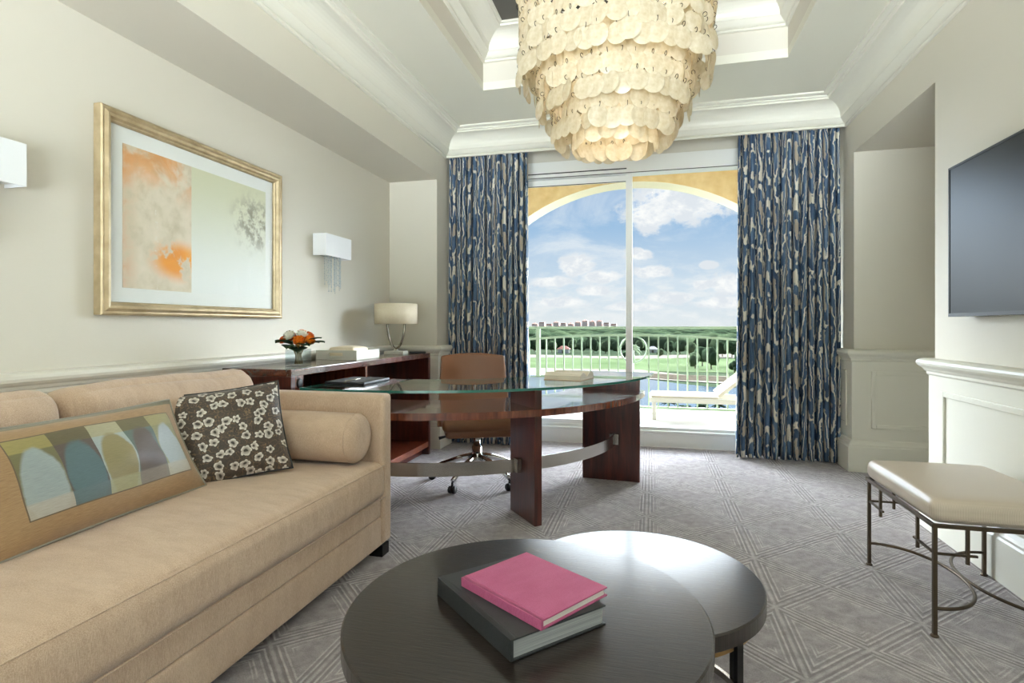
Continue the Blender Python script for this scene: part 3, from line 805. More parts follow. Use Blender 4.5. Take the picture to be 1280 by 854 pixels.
# ------------------------------------------------------------------ CREDENZA
CX0, CX1, CY0, CY1, CZ = -2.285, -1.85, 2.55, 4.45, .87
cr = thing('credenza', 'long glossy mahogany credenza with open front against the left wall', 'sideboard', (-2.07, 3.5, 0))
obj('top', MB().box(CX0, CX1, CY0, CY1, CZ-.038, CZ), MAHOG_Y, cr, bevel=.003)
obj('side_panel', MB().box(CX0, CX1, CY0, CY0+.035, 0, CZ-.038), MAHOG_V, cr, bevel=.002)
obj('side_panel', MB().box(CX0, CX1, CY1-.035, CY1, 0, CZ-.038), MAHOG_V, cr, bevel=.002)
obj('back_panel', MB().box(CX0, CX0+.02, CY0+.035, CY1-.035, .05, CZ-.038), MAHOG_V, cr)
obj('bottom_shelf', MB().box(CX0+.02, CX1, CY0+.035, CY1-.035, .068, .115), MAHOG_E, cr, bevel=.002)
obj('plinth', MB().box(CX0+.02, CX1-.06, CY0+.035, CY1-.035, 0, .068), MAHOG_V, cr)
obj('middle_shelf', MB().box(CX0+.02, CX1-.01, CY0+.035, CY1-.035, .600, .628), MAHOG_Y, cr, bevel=.002)
obj('divider', MB().box(CX0+.02, CX1-.004, 3.34, 3.368, .628, CZ-.038), MAHOG_E, cr, bevel=.001)
st = obj('stile', MB().box(CX1-.02, CX1-.002, CY0+.035, CY0+.11, .115, CZ-.038), MAHOG_E, cr, bevel=.001)
m = MB().lathe([(0, 0), (.026, 0), (.026, .004), (.018, .006), (0, .006)], 24)
m.transform(Matrix.Translation((CX1-.002, CY0+.075, .79)) @ Matrix.Rotation(PI/2, 4, 'Y'))
obj('cable_grommet', m, BLACKM, st)

# ------------------------------------------------------------------ DESK
DC = (-1.53, 4.11)
def arc_pts(r, a0, a1, n=48): return [(DC[0]+r*cos(R(a0+(a1-a0)*k/n)), DC[1]+r*sin(R(a0+(a1-a0)*k/n))) for k in range(n+1)]
desk = thing('curved_desk', 'curved mahogany desk with glass top and slab legs in front of the window', 'desk', (-.7, 3.2, 0))
AL = -101.0
def rounded_end(o, i): return o, i
o_ = arc_pts(1.55, AL, -3.0); i_ = arc_pts(.95, AL-6.5, 1.0)
m = MB().strip_prism(o_, i_, .758, .772, 0, 1)
obj('glass_top', m, [DESKGLASS, GREENEDGE], desk, label='clear glass top with green edge')
o_ = arc_pts(1.49, AL, -3.5); i_ = arc_pts(.97, AL-6, 0.)
m = MB().strip_prism(o_, i_, .608, .647, 0, 1)
obj('wood_top', m, [MAHOG_X, MAHOG_E], desk, bevel=.003)
def radial_box(ang, r0, r1, th, z0, z1, mb=None):
    a = R(ang); d = Vector((cos(a), sin(a), 0)); n = Vector((-sin(a), cos(a), 0))
    M = Matrix(((d.x, n.x, 0, DC[0]), (d.y, n.y, 0, DC[1]), (0, 0, 1, 0), (0, 0, 0, 1)))
    return (mb or MB()).box(r0, r1, -th/2, th/2, z0, z1, M=M)
for ang, r0, r1 in ((-51.2, 1.147, 1.462), (-4.6, 1.05, 1.457), (-99.5, 1.147, 1.46)):
    lg = obj('leg', radial_box(ang+.6, r0, r1, .046, 0, .758), MAHOG_V, desk, bevel=.003)
    m = radial_box(ang-1.3, 1.25, 1.315, .03, .262, .338)
    obj('bracket', m, NICKEL, lg, bevel=.002)
m = MB(); pts = arc_pts(1.285, -100, -5.5, 60)
m.strip_prism(arc_pts(1.292, -100, -5.5, 60), arc_pts(1.282, -100, -5.5, 60), .262, .338)
obj('foot_rail', m, NICKEL, desk, bevel=.001, label='curved brushed metal foot rail')

# open book on the desk
bk = thing('open_book', 'open book lying face up on the glass desk top', 'book', (0, 0, 0))
def hump(sg):
    mb = MB(); n = 14; L = .23; W = .128
    prof = []
    for k in range(n+1):
        s = k/n
        z = .006+.040*sin(PI*(.06+.74*s))
        prof.append((sg*s*W, z))
    vs = []; fs = []
    for y in (-L/2, L/2):
        vs += [(x, y, z) for x, z in prof]+[(sg*W, y, .004), (0, y, .004)]
    q = n+3
    fs.append(tuple(range(q))); fs.append(tuple(q+k for k in range(q))[::-1])
    for k in range(q): fs.append((k, (k+1) % q, q+(k+1) % q, q+k))
    return mb.add(vs, fs)
obj('page_block', hump(1), PAGEC, bk); obj('page_block', hump(-1), PAGEC, bk)
obj('cover', MB().box(-.134, .134, -.118, .118, 0, .004), TAN, bk, bevel=.001)
bk.location = (-.495, 3.43, .7725); bk.rotation_euler = (0, 0, math.atan2(.98, .2))

# black folder on the desk near the credenza
fo = thing('leather_folder', 'black leather writing folder on the desk beside the credenza', 'folder', (-1.70, 2.98, .7725))
obj('cover', MB().box(-1.80, -1.55, 2.78, 3.09, .7725, .787), BLACKL, fo, bevel=.004)
obj('pen_loop', MB().tube([(-1.675, 2.79, .789), (-1.675, 3.08, .789)], .004, 8), NICKEL, fo)
# ------------------------------------------------------------------ ITEMS ON THE CREDENZA
lamp = thing('table_lamp', 'table lamp with cream drum shade and chrome loop stem on the credenza', 'lamp', (-2.05, 4.2, CZ))
LX, LY = -2.05, 4.20
m = MB().lathe([(.172, 1.12), (.174, 1.12), (.176, 1.286), (.174, 1.286), (.172, 1.12)], 48, (LX, LY, 0))
m.v = m.v
sh = obj('lamp_shade', m, SHADE, lamp)
m = MB().lathe([(.165, 1.262), (.17, 1.264)], 36, (LX, LY, 0))
tx, ty = cos(TH+R(-12)), sin(TH+R(-12))
pts = []
for k in range(25):
    a = PI+PI*k/24
    pts.append((LX+tx*.075*cos(a), LY+ty*.075*cos(a), 1.115+.205*sin(a)*(1-.12*abs(cos(a)))))
pts = [(LX-tx*.076, LY-ty*.076, 1.165)]+pts+[(LX+tx*.076, LY+ty*.076, 1.165)]
obj('stem', MB().tube(pts, [.0095]*len(pts), 12), DARKNICKEL, lamp)
m = MB(); m.tube([(LX-tx*.17, LY-ty*.17, 1.166), (LX+tx*.17, LY+ty*.17, 1.166)], .003, 8)
obj('shade_spider', m, CHROME, lamp)
mb_ = MB().box(-.085, .085, -.05, .05, 0, .026); mb_.transform(Matrix.Translation((LX, LY, CZ)) @ Matrix.Rotation(TH-R(12), 4, 'Z'))
obj('base', mb_, STEEL, lamp, bevel=.003)
obj('collar', MB().lathe([(.018, .026), (.018, .036), (.011, .042), (0, .042)], 20, (LX, LY, CZ)), CHROME, lamp)

rem = thing('remote_control', 'slim black remote control beside the lamp base', 'remote', (-1.93, 4.22, CZ))
mb_ = MB().rbox((0, 0, .008), (.07, .02, .008), .006, n=2); mb_.transform(Matrix.Translation((-1.915, 4.33, CZ)) @ Matrix.Rotation(R(18), 4, 'Z'))
obj('remote_body', mb_, BLACKP, rem)

tr = thing('lacquer_tray', 'square grey lacquer tray with slot handles between flowers and lamp', 'tray', (-2.08, 3.51, CZ))
X0, X1, Y0, Y1, zt = -2.235, -1.925, 3.35, 3.675, .066
obj('tray_floor', MB().box(X0, X1, Y0, Y1, CZ, CZ+.008), STEEL, tr, bevel=.002)
obj('tray_side', MB().box(X1-.01, X1, Y0, Y1, CZ+.008, CZ+zt), STEEL, tr, bevel=.002)
obj('tray_side', MB().box(X0, X0+.01, Y0, Y1, CZ+.008, CZ+zt), STEEL, tr, bevel=.002)
for y in (Y0, Y1-.01):
    m = MB(); a, b = X0+.01, X1-.01; c0, c1 = -2.135, -2.03
    m.box(a, c0, y, y+.01, CZ+.008, CZ+zt).box(c1, b, y, y+.01, CZ+.008, CZ+zt).box(c0, c1, y, y+.01, CZ+.008, CZ+.028).box(c0, c1, y, y+.01, CZ+.050, CZ+zt)
    obj('handle_panel', m, STEEL, tr)
tw = thing('folded_napkin', 'folded cream napkin lying in the lacquer tray', 'napkin', (-2.08, 3.55, CZ+.008))
obj('napkin_body', MB().rbox((-2.08, 3.515, CZ+.045), (.10, .11, .036), .02, (0, 0, .012), n=5, wob=.004), SHADE, tw)

vase = thing('glass_vase', 'square clear glass vase holding the orange flowers', 'vase', (-1.975, 2.79, CZ))
VX, VY = -1.975, 2.79; hw = .058
m = MB()
m.box(VX-hw, VX+hw, VY-hw, VY+hw, CZ, CZ+.012)
for (x0, x1, y0, y1) in ((VX-hw, VX-hw+.005, VY-hw, VY+hw), (VX+hw-.005, VX+hw, VY-hw, VY+hw), (VX-hw+.005, VX+hw-.005, VY-hw, VY-hw+.005), (VX-hw+.005, VX+hw-.005, VY+hw-.005, VY+hw)):
    m.box(x0, x1, y0, y1, CZ+.012, CZ+.098)
mv = Matrix.Translation((VX, VY, 0)) @ Matrix.Rotation(R(20), 4, 'Z') @ Matrix.Translation((-VX, -VY, 0))
m.transform(mv)
obj('vase_body', m, VASEGLASS, vase)
bq = thing('flower_bouquet', 'round bouquet of orange and white blooms with dark green leaves in the vase', 'flowers', (VX, VY, CZ+.013))
m = MB(); rnd = random.Random(3)
for k in range(16):
    a = rnd.uniform(0, 2*PI); r = rnd.uniform(.0, .017)
    m.tube([(VX+r*1.5*cos(a+.6), VY+r*1.5*sin(a+.6), CZ+.014), (VX+r*cos(a), VY+r*sin(a), CZ+.065), (VX+r*2.6*cos(a), VY+r*2.6*sin(a), CZ+.125)], .0034, 6)
obj('stem_bundle', m, STEM, bq)
def bloom(c, rad, matl, seed=0, name='bloom'):
    rnd = random.Random(seed); mb = MB(); C = Vector(c)
    ax = Vector((c[0]-VX, c[1]-VY, .09)).normalized(); t1 = ax.cross(Vector((0, 1, .1))).normalized(); t2 = ax.cross(t1)
    mb.lathe([(0, -rad*.5), (rad*.3, -rad*.35), (rad*.34, 0), (rad*.2, rad*.25), (0, rad*.3)], 10, c)
    for ring, (n, e0, L, W) in enumerate(((8, .15, 1.0, .62), (7, .55, .92, .55), (6, .95, .78, .45), (4, 1.25, .62, .32))):
        for k in range(n):
            ph = 2*PI*(k+.5*ring)/n+rnd.uniform(-.15, .15)
            o = t1*cos(ph)+t2*sin(ph); sd = ax.cross(o)
            def pos(u, v):
                e = e0+.75*u*(1-.5*ring/3) - .25*u*u
                r = rad*L*u
                w = rad*W*sin(PI*(.12+.80*u))**.8*(v-.5)*2
                p = C - ax*rad*.45 + o*(r*cos(e)) + ax*(r*sin(e)+rad*.10*ring) + sd*w - o*rad*.16*(2*v-1)**2*u
                return p
            mb.grid(pos, 5, 4)
    return obj(name, mb, matl, bq, fixn=False)
for k, (dx, dy, dz, rr, mt, lab) in enumerate([(.045, -.055, .150, .040, ORANGE, 'orange bloom'), (.075, .0, .155, .038, ORANGE, 'orange bloom'), (.03, -.01, .185, .038, WPETAL, 'white bloom'), (-.03, -.05, .180, .040, WPETAL, 'white bloom'),
        (.03, .06, .175, .036, RUST, 'rust bloom'), (-.06, .02, .170, .034, RUST, 'rust bloom'), (-.01, .05, .19, .032, ORANGE, 'orange bloom'), (-.055, -.065, .155, .030, RUST, 'rust bloom')]):
    b = bloom((VX+dx, VY+dy, CZ+dz), rr*1.18, mt, seed=k); b['label'] = lab
def leaf(az, r0, z0, L, W, tilt, roll=0):
    W *= 1.7; tilt += .15
    mb = MB(); d = Vector((cos(az), sin(az), 0)); n = Vector((-sin(az), cos(az), 0))
    def pos(u, v):
        s = u; w = W*sin(PI*min(1, s*.95+.03))**.8*(v-.5)*2
        p = Vector((VX, VY, CZ+z0))+d*(r0+L*s*cos(tilt))+Vector((0, 0, 1))*(L*s*sin(tilt)-.35*L*s*s)+n*w*cos(roll)+Vector((0, 0, 1))*(abs(v-.5)*W*.5+w*sin(roll))
        return p
    mb.grid(pos, 8, 4); return obj('leaf', mb, LEAF, bq, fixn=False, solid=.001)
for az, r0, z0, L, W, tl in ((-2.3, .03, .12, .11, .040, .35), (-1.5, .04, .11, .085, .032, .1), (-.5, .05, .11, .09, .030, .3), (.4, .05, .12, .11, .022, .35), (1.2, .05, .12, .10, .03, .3), (2.3, .05, .12, .09, .03, .35), (3.0, .05, .12, .10, .034, .3), (-1.0, .03, .10, .07, .03, -.1), (.0, .055, .13, .12, .016, .5)):
    leaf(az, r0, z0, L, W, tl)

# ------------------------------------------------------------------ DESK CHAIR
ch = thing('desk_chair', 'tan leather swivel desk chair with chrome five star base behind the desk', 'chair', (0, 0, 0))
def seatpos(sg):
    def pos(u, v):
        x = (u-.5)*.50; y = (v-.5)*.48
        return (x, y, 0)
    return pos
m = MB().rbox((0, 0, .435), (.255, .245, .045), .04, (0, 0, .022), n=8)
obj('seat', m, LEATHER, ch)
m = MB().rbox((0, -.01, .380), (.235, .225, .032), .028, (0, 0, .0), n=6)
obj('seat_shell', m, LEATHER, ch)
# back: curved shell, wider at the foot
def backpos(off):
    def pos(u, v):
        x = (u-.5)*2
        w = .275-.035*v
        y = .255+.085*v-.075*x*x*(1-.35*v) + off*(1)
        z = .36+.535*v-.02*(x*x)*v
        return (x*w, y, z)
    return pos
m = MB(); nu, nv = 20, 16
for off in (-.022, .022): m.grid(backpos(off), nu, nv)
A = (nu+1)*(nv+1)
ed = [i*(nv+1) for i in range(nu+1)]+[nu*(nv+1)+j for j in range(1, nv+1)]+[i*(nv+1)+nv for i in range(nu-1, -1, -1)]+[j for j in range(nv-1, 0, -1)]
fs = [(ed[k], ed[(k+1) % len(ed)], A+ed[(k+1) % len(ed)], A+ed[k]) for k in range(len(ed))]
m.f += fs; m.mi += [0]*len(fs); m.sm += [False]*len(fs); m.uvs = {}
obj('backrest', m, LEATHER, ch, bevel=.012, bseg=3)
obj('gas_column', MB().lathe([(.045, .335), (.045, .35), (.026, .335), (.026, .255), (.034, .255), (.036, .20), (.045, .185), (.045, .14), (0, .14)], 24), CHROME, ch)
obj('lever', MB().tube([(-.04, -.02, .345), (-.22, -.05, .335), (-.27, -.055, .325)], [.006, .007, .012], 8), BLACKP, ch)
for k in range(5):
    a = 2*PI*k/5 - PI/2 + R(36)
    d = Vector((cos(a), sin(a), 0))
    lg = obj('base_arm', MB().tube([d*.03+Vector((0, 0, .180)), d*.12+Vector((0, 0, .163)), d*.25+Vector((0, 0, .118)), d*.325+Vector((0, 0, .082))], [.026, .022, .017, .014], 10), CHROME, ch)
    n = Vector((-d.y, d.x, 0)); c = d*.325
    mm = MB()
    for sg in (-1, 1):
        mm.tube([c+n*sg*.006+Vector((0, 0, .026)), c+n*sg*.022+Vector((0, 0, .026))], [.026, .024], 20)
    mm.tube([c+Vector((0, 0, .03)), c+Vector((0, 0, .074))], .008, 8)
    mm.tube([c+n*-.008+Vector((0, 0, .028)), c+n*.008+Vector((0, 0, .028))], .012, 10)
    obj('caster', mm, BLACKP, lg)
ch.location = (-1.20, 3.74, 0.); ch.rotation_euler = (0, 0, R(24))

# ------------------------------------------------------------------ COFFEE TABLES
def disc(r, z0, z1, c, bev=.004):
    return MB().lathe([(0, z0), (r-bev, z0), (r, z0+bev), (r, z1-bev), (r-bev, z1), (0, z1)], 96, (c[0], c[1], 0), smooth=False)
BT = (-.29, 1.288); bt = thing('coffee_table', 'larger round dark wood coffee table holding the two books', 'table', (BT[0], BT[1], 0), 'nested round coffee tables')
obj('tabletop', disc(.424, .386, .43, BT), ESPRESSO, bt)
obj('under_ring', MB().lathe([(.37, .366), (.39, .366), (.39, .386), (.37, .386), (.37, .366)], 64, (BT[0], BT[1], 0), smooth=False), GOLDM, bt)
for a in (150, 215, 290, -20):
    d = Vector((cos(R(a)), sin(R(a)), 0)); p = Vector((BT[0], BT[1], 0))+d*.39
    mb_ = MB().box(-.006, .006, -.014, .014, 0, .386); mb_.transform(Matrix.Translation(p) @ Matrix.Rotation(R(a), 4, 'Z'))
    obj('leg', mb_, BLACKM, bt)
arc = [(BT[0]+.39*cos(R(a)), BT[1]+.39*sin(R(a))) for a in range(150, 341, 5)]
m = MB().strip_prism([(BT[0]+.394*cos(R(a)), BT[1]+.394*sin(R(a))) for a in range(150, 341, 5)], [(BT[0]+.384*cos(R(a)), BT[1]+.384*sin(R(a))) for a in range(150, 341, 5)], 0, .022)
obj('foot_ring', m, NICKEL, bt)
ST = (-.036, 1.649); stt = thing('coffee_table', 'smaller round dark wood table tucked under the larger coffee table', 'table', (ST[0], ST[1], 0), 'nested round coffee tables')
obj('tabletop', disc(.34, .336, .380, ST), ESPRESSO, stt)
obj('under_ring', MB().lathe([(.295, .312), (.318, .312), (.318, .336), (.295, .336), (.295, .312)], 64, (ST[0], ST[1], 0), smooth=False), GOLDM, stt)
for a in (-42, 30, 110, 180):
    d = Vector((cos(R(a)), sin(R(a)), 0)); p = Vector((ST[0], ST[1], 0))+d*.325
    mb_ = MB().box(-.005, .005, -.012, .012, 0, .336); mb_.transform(Matrix.Translation(p) @ Matrix.Rotation(R(a), 4, 'Z'))
    obj('leg', mb_, BLACKM, stt)
m = MB().strip_prism([(ST[0]+.322*cos(R(a)), ST[1]+.322*sin(R(a))) for a in range(-42, 181, 4)], [(ST[0]+.310*cos(R(a)), ST[1]+.310*sin(R(a))) for a in range(-42, 181, 4)], 0, .02)
obj('foot_ring', m, NICKEL, stt)

def hardback(name, label, corner, ang, L, W, z, T, cover, pages, cat='book'):
    """corner = spine corner nearest the viewer, spine running away along ang, pages opening to +90 side"""
    b = thing(name, label, cat, (0, 0, 0))
    ct = .0035
    m = MB().box(0, W, 0, L, 0, ct).box(0, W, 0, L, T-ct, T).box(-.003, .004, 0, L, 0, T)
    m.box(.010, .016, 0.0, L, T-.0005, T+.0008)
    obj('cover', m, cover, b, bevel=.0012)
    obj('page_block', MB().box(.004, W-.006, .005, L-.005, ct, T-ct), pages, b)
    b.location = (corner[0], corner[1], z); b.rotation_euler = (0, 0, ang)
    return b
# spine runs from the near corner to the far-left corner
def spine(c_near, c_far): return math.atan2(c_far[1]-c_near[1], c_far[0]-c_near[0])-PI/2
hardback('hardback_book', 'large charcoal hardback book under the pink book', (-.269, 1.067), spine((-.269, 1.067), (-.514, 1.2915)), .332, .252, .4305, .044, BKCLOTH, GREYPAGES)
hardback('hardback_book', 'pink cloth hardback book on top of the charcoal book', (-.2166, 1.113), spine((-.2166, 1.113), (-.442, 1.26)), .268, .216, .4755, .021, PINK, PAGES)

# ------------------------------------------------------------------ BENCH
bn = thing('upholstered_bench', 'cream upholstered bench with thin bronze legs under the television', 'bench', (1.22, 2.56, 0))
BX0, BX1, BY0, BY1, BF = .975, 1.425, 2.265, 2.872, .40
m = MB().rbox(((BX0+BX1)/2, (BY0+BY1)/2, BF+.044), ((BX1-BX0)/2+.012, (BY1-BY0)/2+.012, .042), .032, (0, 0, .012), n=10, uv=(0, 1))
obj('seat_cushion', m, SEATLEATHER, bn)
m = MB(); t = .008
for (x0, x1, y0, y1) in ((BX0-.012, BX1+.012, BY0-.012, BY0), (BX0-.012, BX1+.012, BY1, BY1+.012), (BX0-.012, BX0, BY0, BY1), (BX1, BX1+.012, BY0, BY1)):
    m.box(x0, x1, y0, y1, BF-.012, BF+.002)
obj('seat_frame', m, BRONZE, bn, bevel=.001)
cx, cy = (BX0+BX1)/2, (BY0+BY1)/2
for sx, sy in ((-1, -1), (1, -1), (-1, 1), (1, 1)):
    x = cx+sx*(BX1-BX0)/2; y = cy+sy*(BY1-BY0)/2
    m = MB().box(x-.0065, x+.0065, y-.0065, y+.0065, .006, BF-.012).lathe([(0, 0), (.014, 0), (.014, .004), (.009, .009), (0, .009)], 12, (x, y, 0))
    lg = obj('leg', m, BRONZE, bn)
    # little hanging posts joined to the leg by short bars
    m = MB(); zb = BF-.105
    xa = x-sx*.10; ya = y-sy*.13
    m.box(xa-.005, xa+.005, y-.005, y+.005, zb-.03, BF-.012); m.box(min(x, xa-sx*.03), max(x, xa-sx*.03), y-.004, y+.004, zb-.004, zb+.004)
    m.box(x-.005, x+.005, ya-.005, ya+.005, zb-.03, BF-.012); m.box(x-.004, x+.004, min(y, ya-sy*.03), max(y, ya-sy*.03), zb-.004, zb+.004)
    obj('corner_bracket', m, BRONZE, lg)
for sx in (-1, 1):
    xe = cx+sx*(BX1-BX0)/2; pts = []
    for k in range(41):
        a = -PI/2+PI*k/40
        pts.append((xe-sx*((BX1-BX0)/2-.004)*cos(a)**.9 if cos(a) > 0 else xe, cy+(BY1-BY0)/2*sin(a), .10))
    m = MB().tube(pts, .0065, 8)
    obj('curved_stretcher', m, BRONZE, bn)

# ------------------------------------------------------------------ TELEVISION
tv = thing('television', 'flat black television mounted on the right wall', 'television', (XR, 2.52, 1.51))
TY0_, TY1_, TZ0, TZ1, TXF = 1.87, 3.165, 1.147, 1.877, 1.42
obj('cabinet', MB().box(TXF+.006, TXF+.04, TY0_, TY1_, TZ0, TZ1), BLACKP, tv, bevel=.004)
m = MB()
for (y0, y1, z0, z1) in ((TY0_, TY1_, TZ1-.010, TZ1), (TY0_, TY1_, TZ0, TZ0+.016), (TY0_, TY0_+.010, TZ0+.016, TZ1-.010), (TY1_-.010, TY1_, TZ0+.016, TZ1-.010)):
    m.box(TXF, TXF+.006, y0, y1, z0, z1)
obj('bezel', m, BLACKP, tv)
obj('screen', MB().box(TXF+.003, TXF+.0058, TY0_+.010, TY1_-.010, TZ0+.016, TZ1-.010), SCREEN, tv)
obj('wall_mount', MB().box(TXF+.04, XR, 2.25, 2.8, 1.35, 1.7), BLACKM, tv)

# ------------------------------------------------------------------ CHANDELIER
CHX, CHY = -.178, 2.74
cd = thing('chandelier', 'tiered capiz shell chandelier hanging from the tray ceiling', 'chandelier', (CHX, CHY, 3.3))
obj('ceiling_canopy', MB().lathe([(0, 3.30), (.09, 3.30), (.09, 3.285), (.03, 3.26), (0, 3.26)], 32, (CHX, CHY, 0)), NICKEL, cd)
obj('stem_rod', MB().tube([(CHX, CHY, 3.27), (CHX, CHY, 2.12)], .009, 10), NICKEL, cd)
TIERS = [(.455, 2.86, 7, 46, .0825), (.358, 2.44, 4, 36, .080), (.285, 2.235, 3, 29, .076), (.19, 2.135, 2, 19, .075)]
m = MB()
for (r, zt, rows_, nn, dz) in TIERS:
    m.tube([(CHX+r*cos(2*PI*k/48), CHY+r*sin(2*PI*k/48), zt) for k in range(48)], .004, 6, closed=True)
    for k in range(4):
        a = 2*PI*k/4+.4
        m.tube([(CHX, CHY, zt), (CHX+r*cos(a), CHY+r*sin(a), zt)], .003, 6)
obj('hoop_frame', m, NICKEL, cd)
def shell_geo(D):
    mb = MB(); n = 18; vs = [(0, -.006, -D/2-.008)]
    for q, f in ((.55, .6), (1., 0.)):
        for k in range(n):
            a = 2*PI*k/n
            vs.append((D/2*q*cos(a), -.006*f, -D/2-.008+D/2*q*sin(a)*1.0))
    fs = [(0, 1+k, 1+(k+1) % n) for k in range(n)]+[(1+k, 1+n+k, 1+n+(k+1) % n, 1+(k+1) % n) for k in range(n)]
    mb.add(vs, fs, 0, True); return mb
def ring_geo():
    return MB().tube([(0, -.004+.0090*cos(2*PI*k/10), -.004+.0096*sin(2*PI*k/10)) for k in range(10)], .0013, 4, closed=True, smooth=False)
rnd = random.Random(11)
spots = []
for (r, zt, rows_, nn, dz) in TIERS:
    for k in range(nn):
        a = 2*PI*k/nn+rnd.uniform(-.03, .03)
        for j in range(rows_):
            zz = zt-j*dz+rnd.uniform(-.006, .006)
            rr = r+rnd.uniform(-.012, .012)
            p = Vector((CHX+rr*cos(a), CHY+rr*sin(a), zz))
            yaw = a+PI/2+rnd.uniform(-.5, .5); til = rnd.uniform(-.06, .10)
            spots.append((p, yaw, til, rnd.uniform(-.2, .2), j, r))
# the hundred shells that show largest: facing the room entrance, low in the picture
def score(s):
    p = s[0]; d = p-Vector((0, 0, H)); fwd = -p.x*sin(TH)+p.y*cos(TH)
    v = 427-19-FPX*(p.z-.05-H)/fwd
    face = (p-Vector((CHX, CHY, p.z))).normalized().dot(Vector((0, -1, 0)))
    vis = 0 if v < 8 else 1
    # hidden behind a wider tier
    return vis*((face+.35)/d.length) if face > -.3 else -1
order = sorted(range(len(spots)), key=lambda i: -score(spots[i])); near = set(order[:100])
D0 = .096
sg_, rg_ = shell_geo(D0), ring_geo()
proto_s = proto_r = None
rest = MB(); restr = []
def shell_matrix(s):
    p, yaw, til, tw, j, r = s
    return Matrix.Translation(p) @ Matrix.Rotation(yaw, 4, 'Z') @ Matrix.Rotation(til, 4, 'X') @ Matrix.Rotation(tw*.5, 4, 'Y')
for i, s in enumerate(spots):
    M = shell_matrix(s)
    if i in near:
        if proto_s is None:
            proto_s = obj('capiz_shell', sg_, CAPIZ, None, fixn=False); proto_r = obj('link_ring', rg_, BLACKM, None)
            proto_r.parent = proto_s; o = proto_s
        else:
            o = proto_s.copy(); COL.objects.link(o); rr_ = proto_r.copy(); COL.objects.link(rr_); rr_.parent = o
        o.parent = cd; o.matrix_local = Matrix.Translation((-CHX, -CHY, -3.3)) @ M
    else:
        b = len(rest.v)
        rest.add([M @ Vector(v) for v in sg_.v], sg_.f, 0, True)
        rest.add([M @ Vector(v) for v in rg_.v], rg_.f, 1, False)
rs = obj('capiz_shells', rest, [CAPIZ, BLACKM], cd, fixn=False); rs['kind'] = 'stuff'; rs['label'] = 'remaining capiz shell strands of the tiers'
# bulbs inside
for k in range(5):
    a = 2*PI*k/5+.3
    c = (CHX+.13*cos(a), CHY+.13*sin(a), 2.42)
    obj('bulb', MB().lathe([(0, -.03), (.012, -.026), (.02, -.008), (.014, .018), (.010, .03), (.010, .055), (0, .055)], 14, c), SHADE, cd)

# ------------------------------------------------------------------ BALCONY
struct('balcony_floor', MB().box(-3.4, 3.0, 5.45, 7.5, -.15, .05), BALC, 'pale balcony floor outside the window')
AX, AZ, AR, AY0, AY1 = -.25, .45, 2.47, 7.10, 7.45
AX = -.26
poly = []
m = MB()
nseg = 48; ang = [PI*k/nseg for k in range(nseg+1)]
inn = [(AX+AR*cos(a), max(.05, AZ+AR*sin(a))) for a in ang]
outp = [(AX+AR*cos(a)*1.28, 3.5 if abs(cos(a)) < 2 else 0) for a in ang]
vs = []
for y in (AY0, AY1):
    for (x, z) in inn: vs.append((x, y, z))
    for (x, z) in outp: vs.append((x, y, z))
q = nseg+1
fs = []
for k in range(nseg):
    fs.append((k, k+1, q+k+1, q+k)); fs.append((2*q+k, 3*q+k, 3*q+k+1, 2*q+k+1))
    fs.append((q+k, q+k+1, 3*q+k+1, 3*q+k))
m.add(vs, fs, 0)
m.add(vs, [(k, 2*q+k, 2*q+k+1, k+1) for k in range(nseg)], 1)
for x0, x1 in ((AX-AR*1.28, AX-AR), (AX+AR, AX+AR*1.28)): m.box(x0, x1, AY0, AY1, .05, AZ, 0)
m.add([(AX-AR*1.28, AY0, AZ), (AX-AR, AY0, AZ), (AX-AR*1.28, AY1, AZ), (AX-AR, AY1, AZ), (AX-AR*1.28, AY0, 3.5), (AX-AR*1.28, AY1, 3.5)], [(0, 1, 4), (2, 5, 3), (0, 4, 5, 2)], 0)
m.add([(AX+AR*1.28, AY0, AZ), (AX+AR, AY0, AZ), (AX+AR*1.28, AY1, AZ), (AX+AR, AY1, AZ), (AX+AR*1.28, AY0, 3.5), (AX+AR*1.28, AY1, 3.5)], [(0, 4, 1), (2, 3, 5), (0, 2, 5, 4)], 0)
struct('wall_balcony', m, [OCHRE, STONE], 'ochre stucco arch framing the balcony opening')
m = MB()  # unseen outer wall, added to block rear sky light from the balcony
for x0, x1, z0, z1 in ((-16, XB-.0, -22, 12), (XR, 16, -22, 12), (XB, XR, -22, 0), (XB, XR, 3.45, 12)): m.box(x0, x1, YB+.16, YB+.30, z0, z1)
struct('wall_facade_shield', m, FACADE, 'unseen outer wall added to keep rear sky light off the balcony')
struct('ceiling_balcony', MB().box(-3.5, 3.0, 5.35, 7.45, 3.5, 3.6), STONE)

RY = 7.10-.12
rl = thing('balcony_railing', 'sage green metal balcony railing with a palm tree medallion', 'railing', (-.22, RY, .05))
obj('top_rail', MB().box(-2.45, 2.0, RY-.025, RY+.025, 1.068, 1.098), SAGE, rl, bevel=.005)
def archz(x): return 1.005-.062*((x+.22)/1.35)**2
m = MB(); N = 40
m.strip_prism([(-2.45+4.45*k/N, RY-.014) for k in range(N+1)], [(-2.45+4.45*k/N, RY+.014) for k in range(N+1)], 0, .028)
m.v = [(x, y, z+archz(x)-.028) for x, y, z in m.v]
obj('arched_rail', m, SAGE, rl)
obj('bottom_rail', MB().box(-2.45, 2.0, RY-.015, RY+.015, .088, .118), SAGE, rl, bevel=.003)
PIT = .1135
bxs = [-.398-PIT*k for k in range(0, 19)]+[-.028+PIT*k for k in range(0, 18)]
for x in bxs:
    obj('baluster', MB().box(x-.009, x+.009, RY-.009, RY+.009, .118, archz(x)-.02), SAGE, rl)
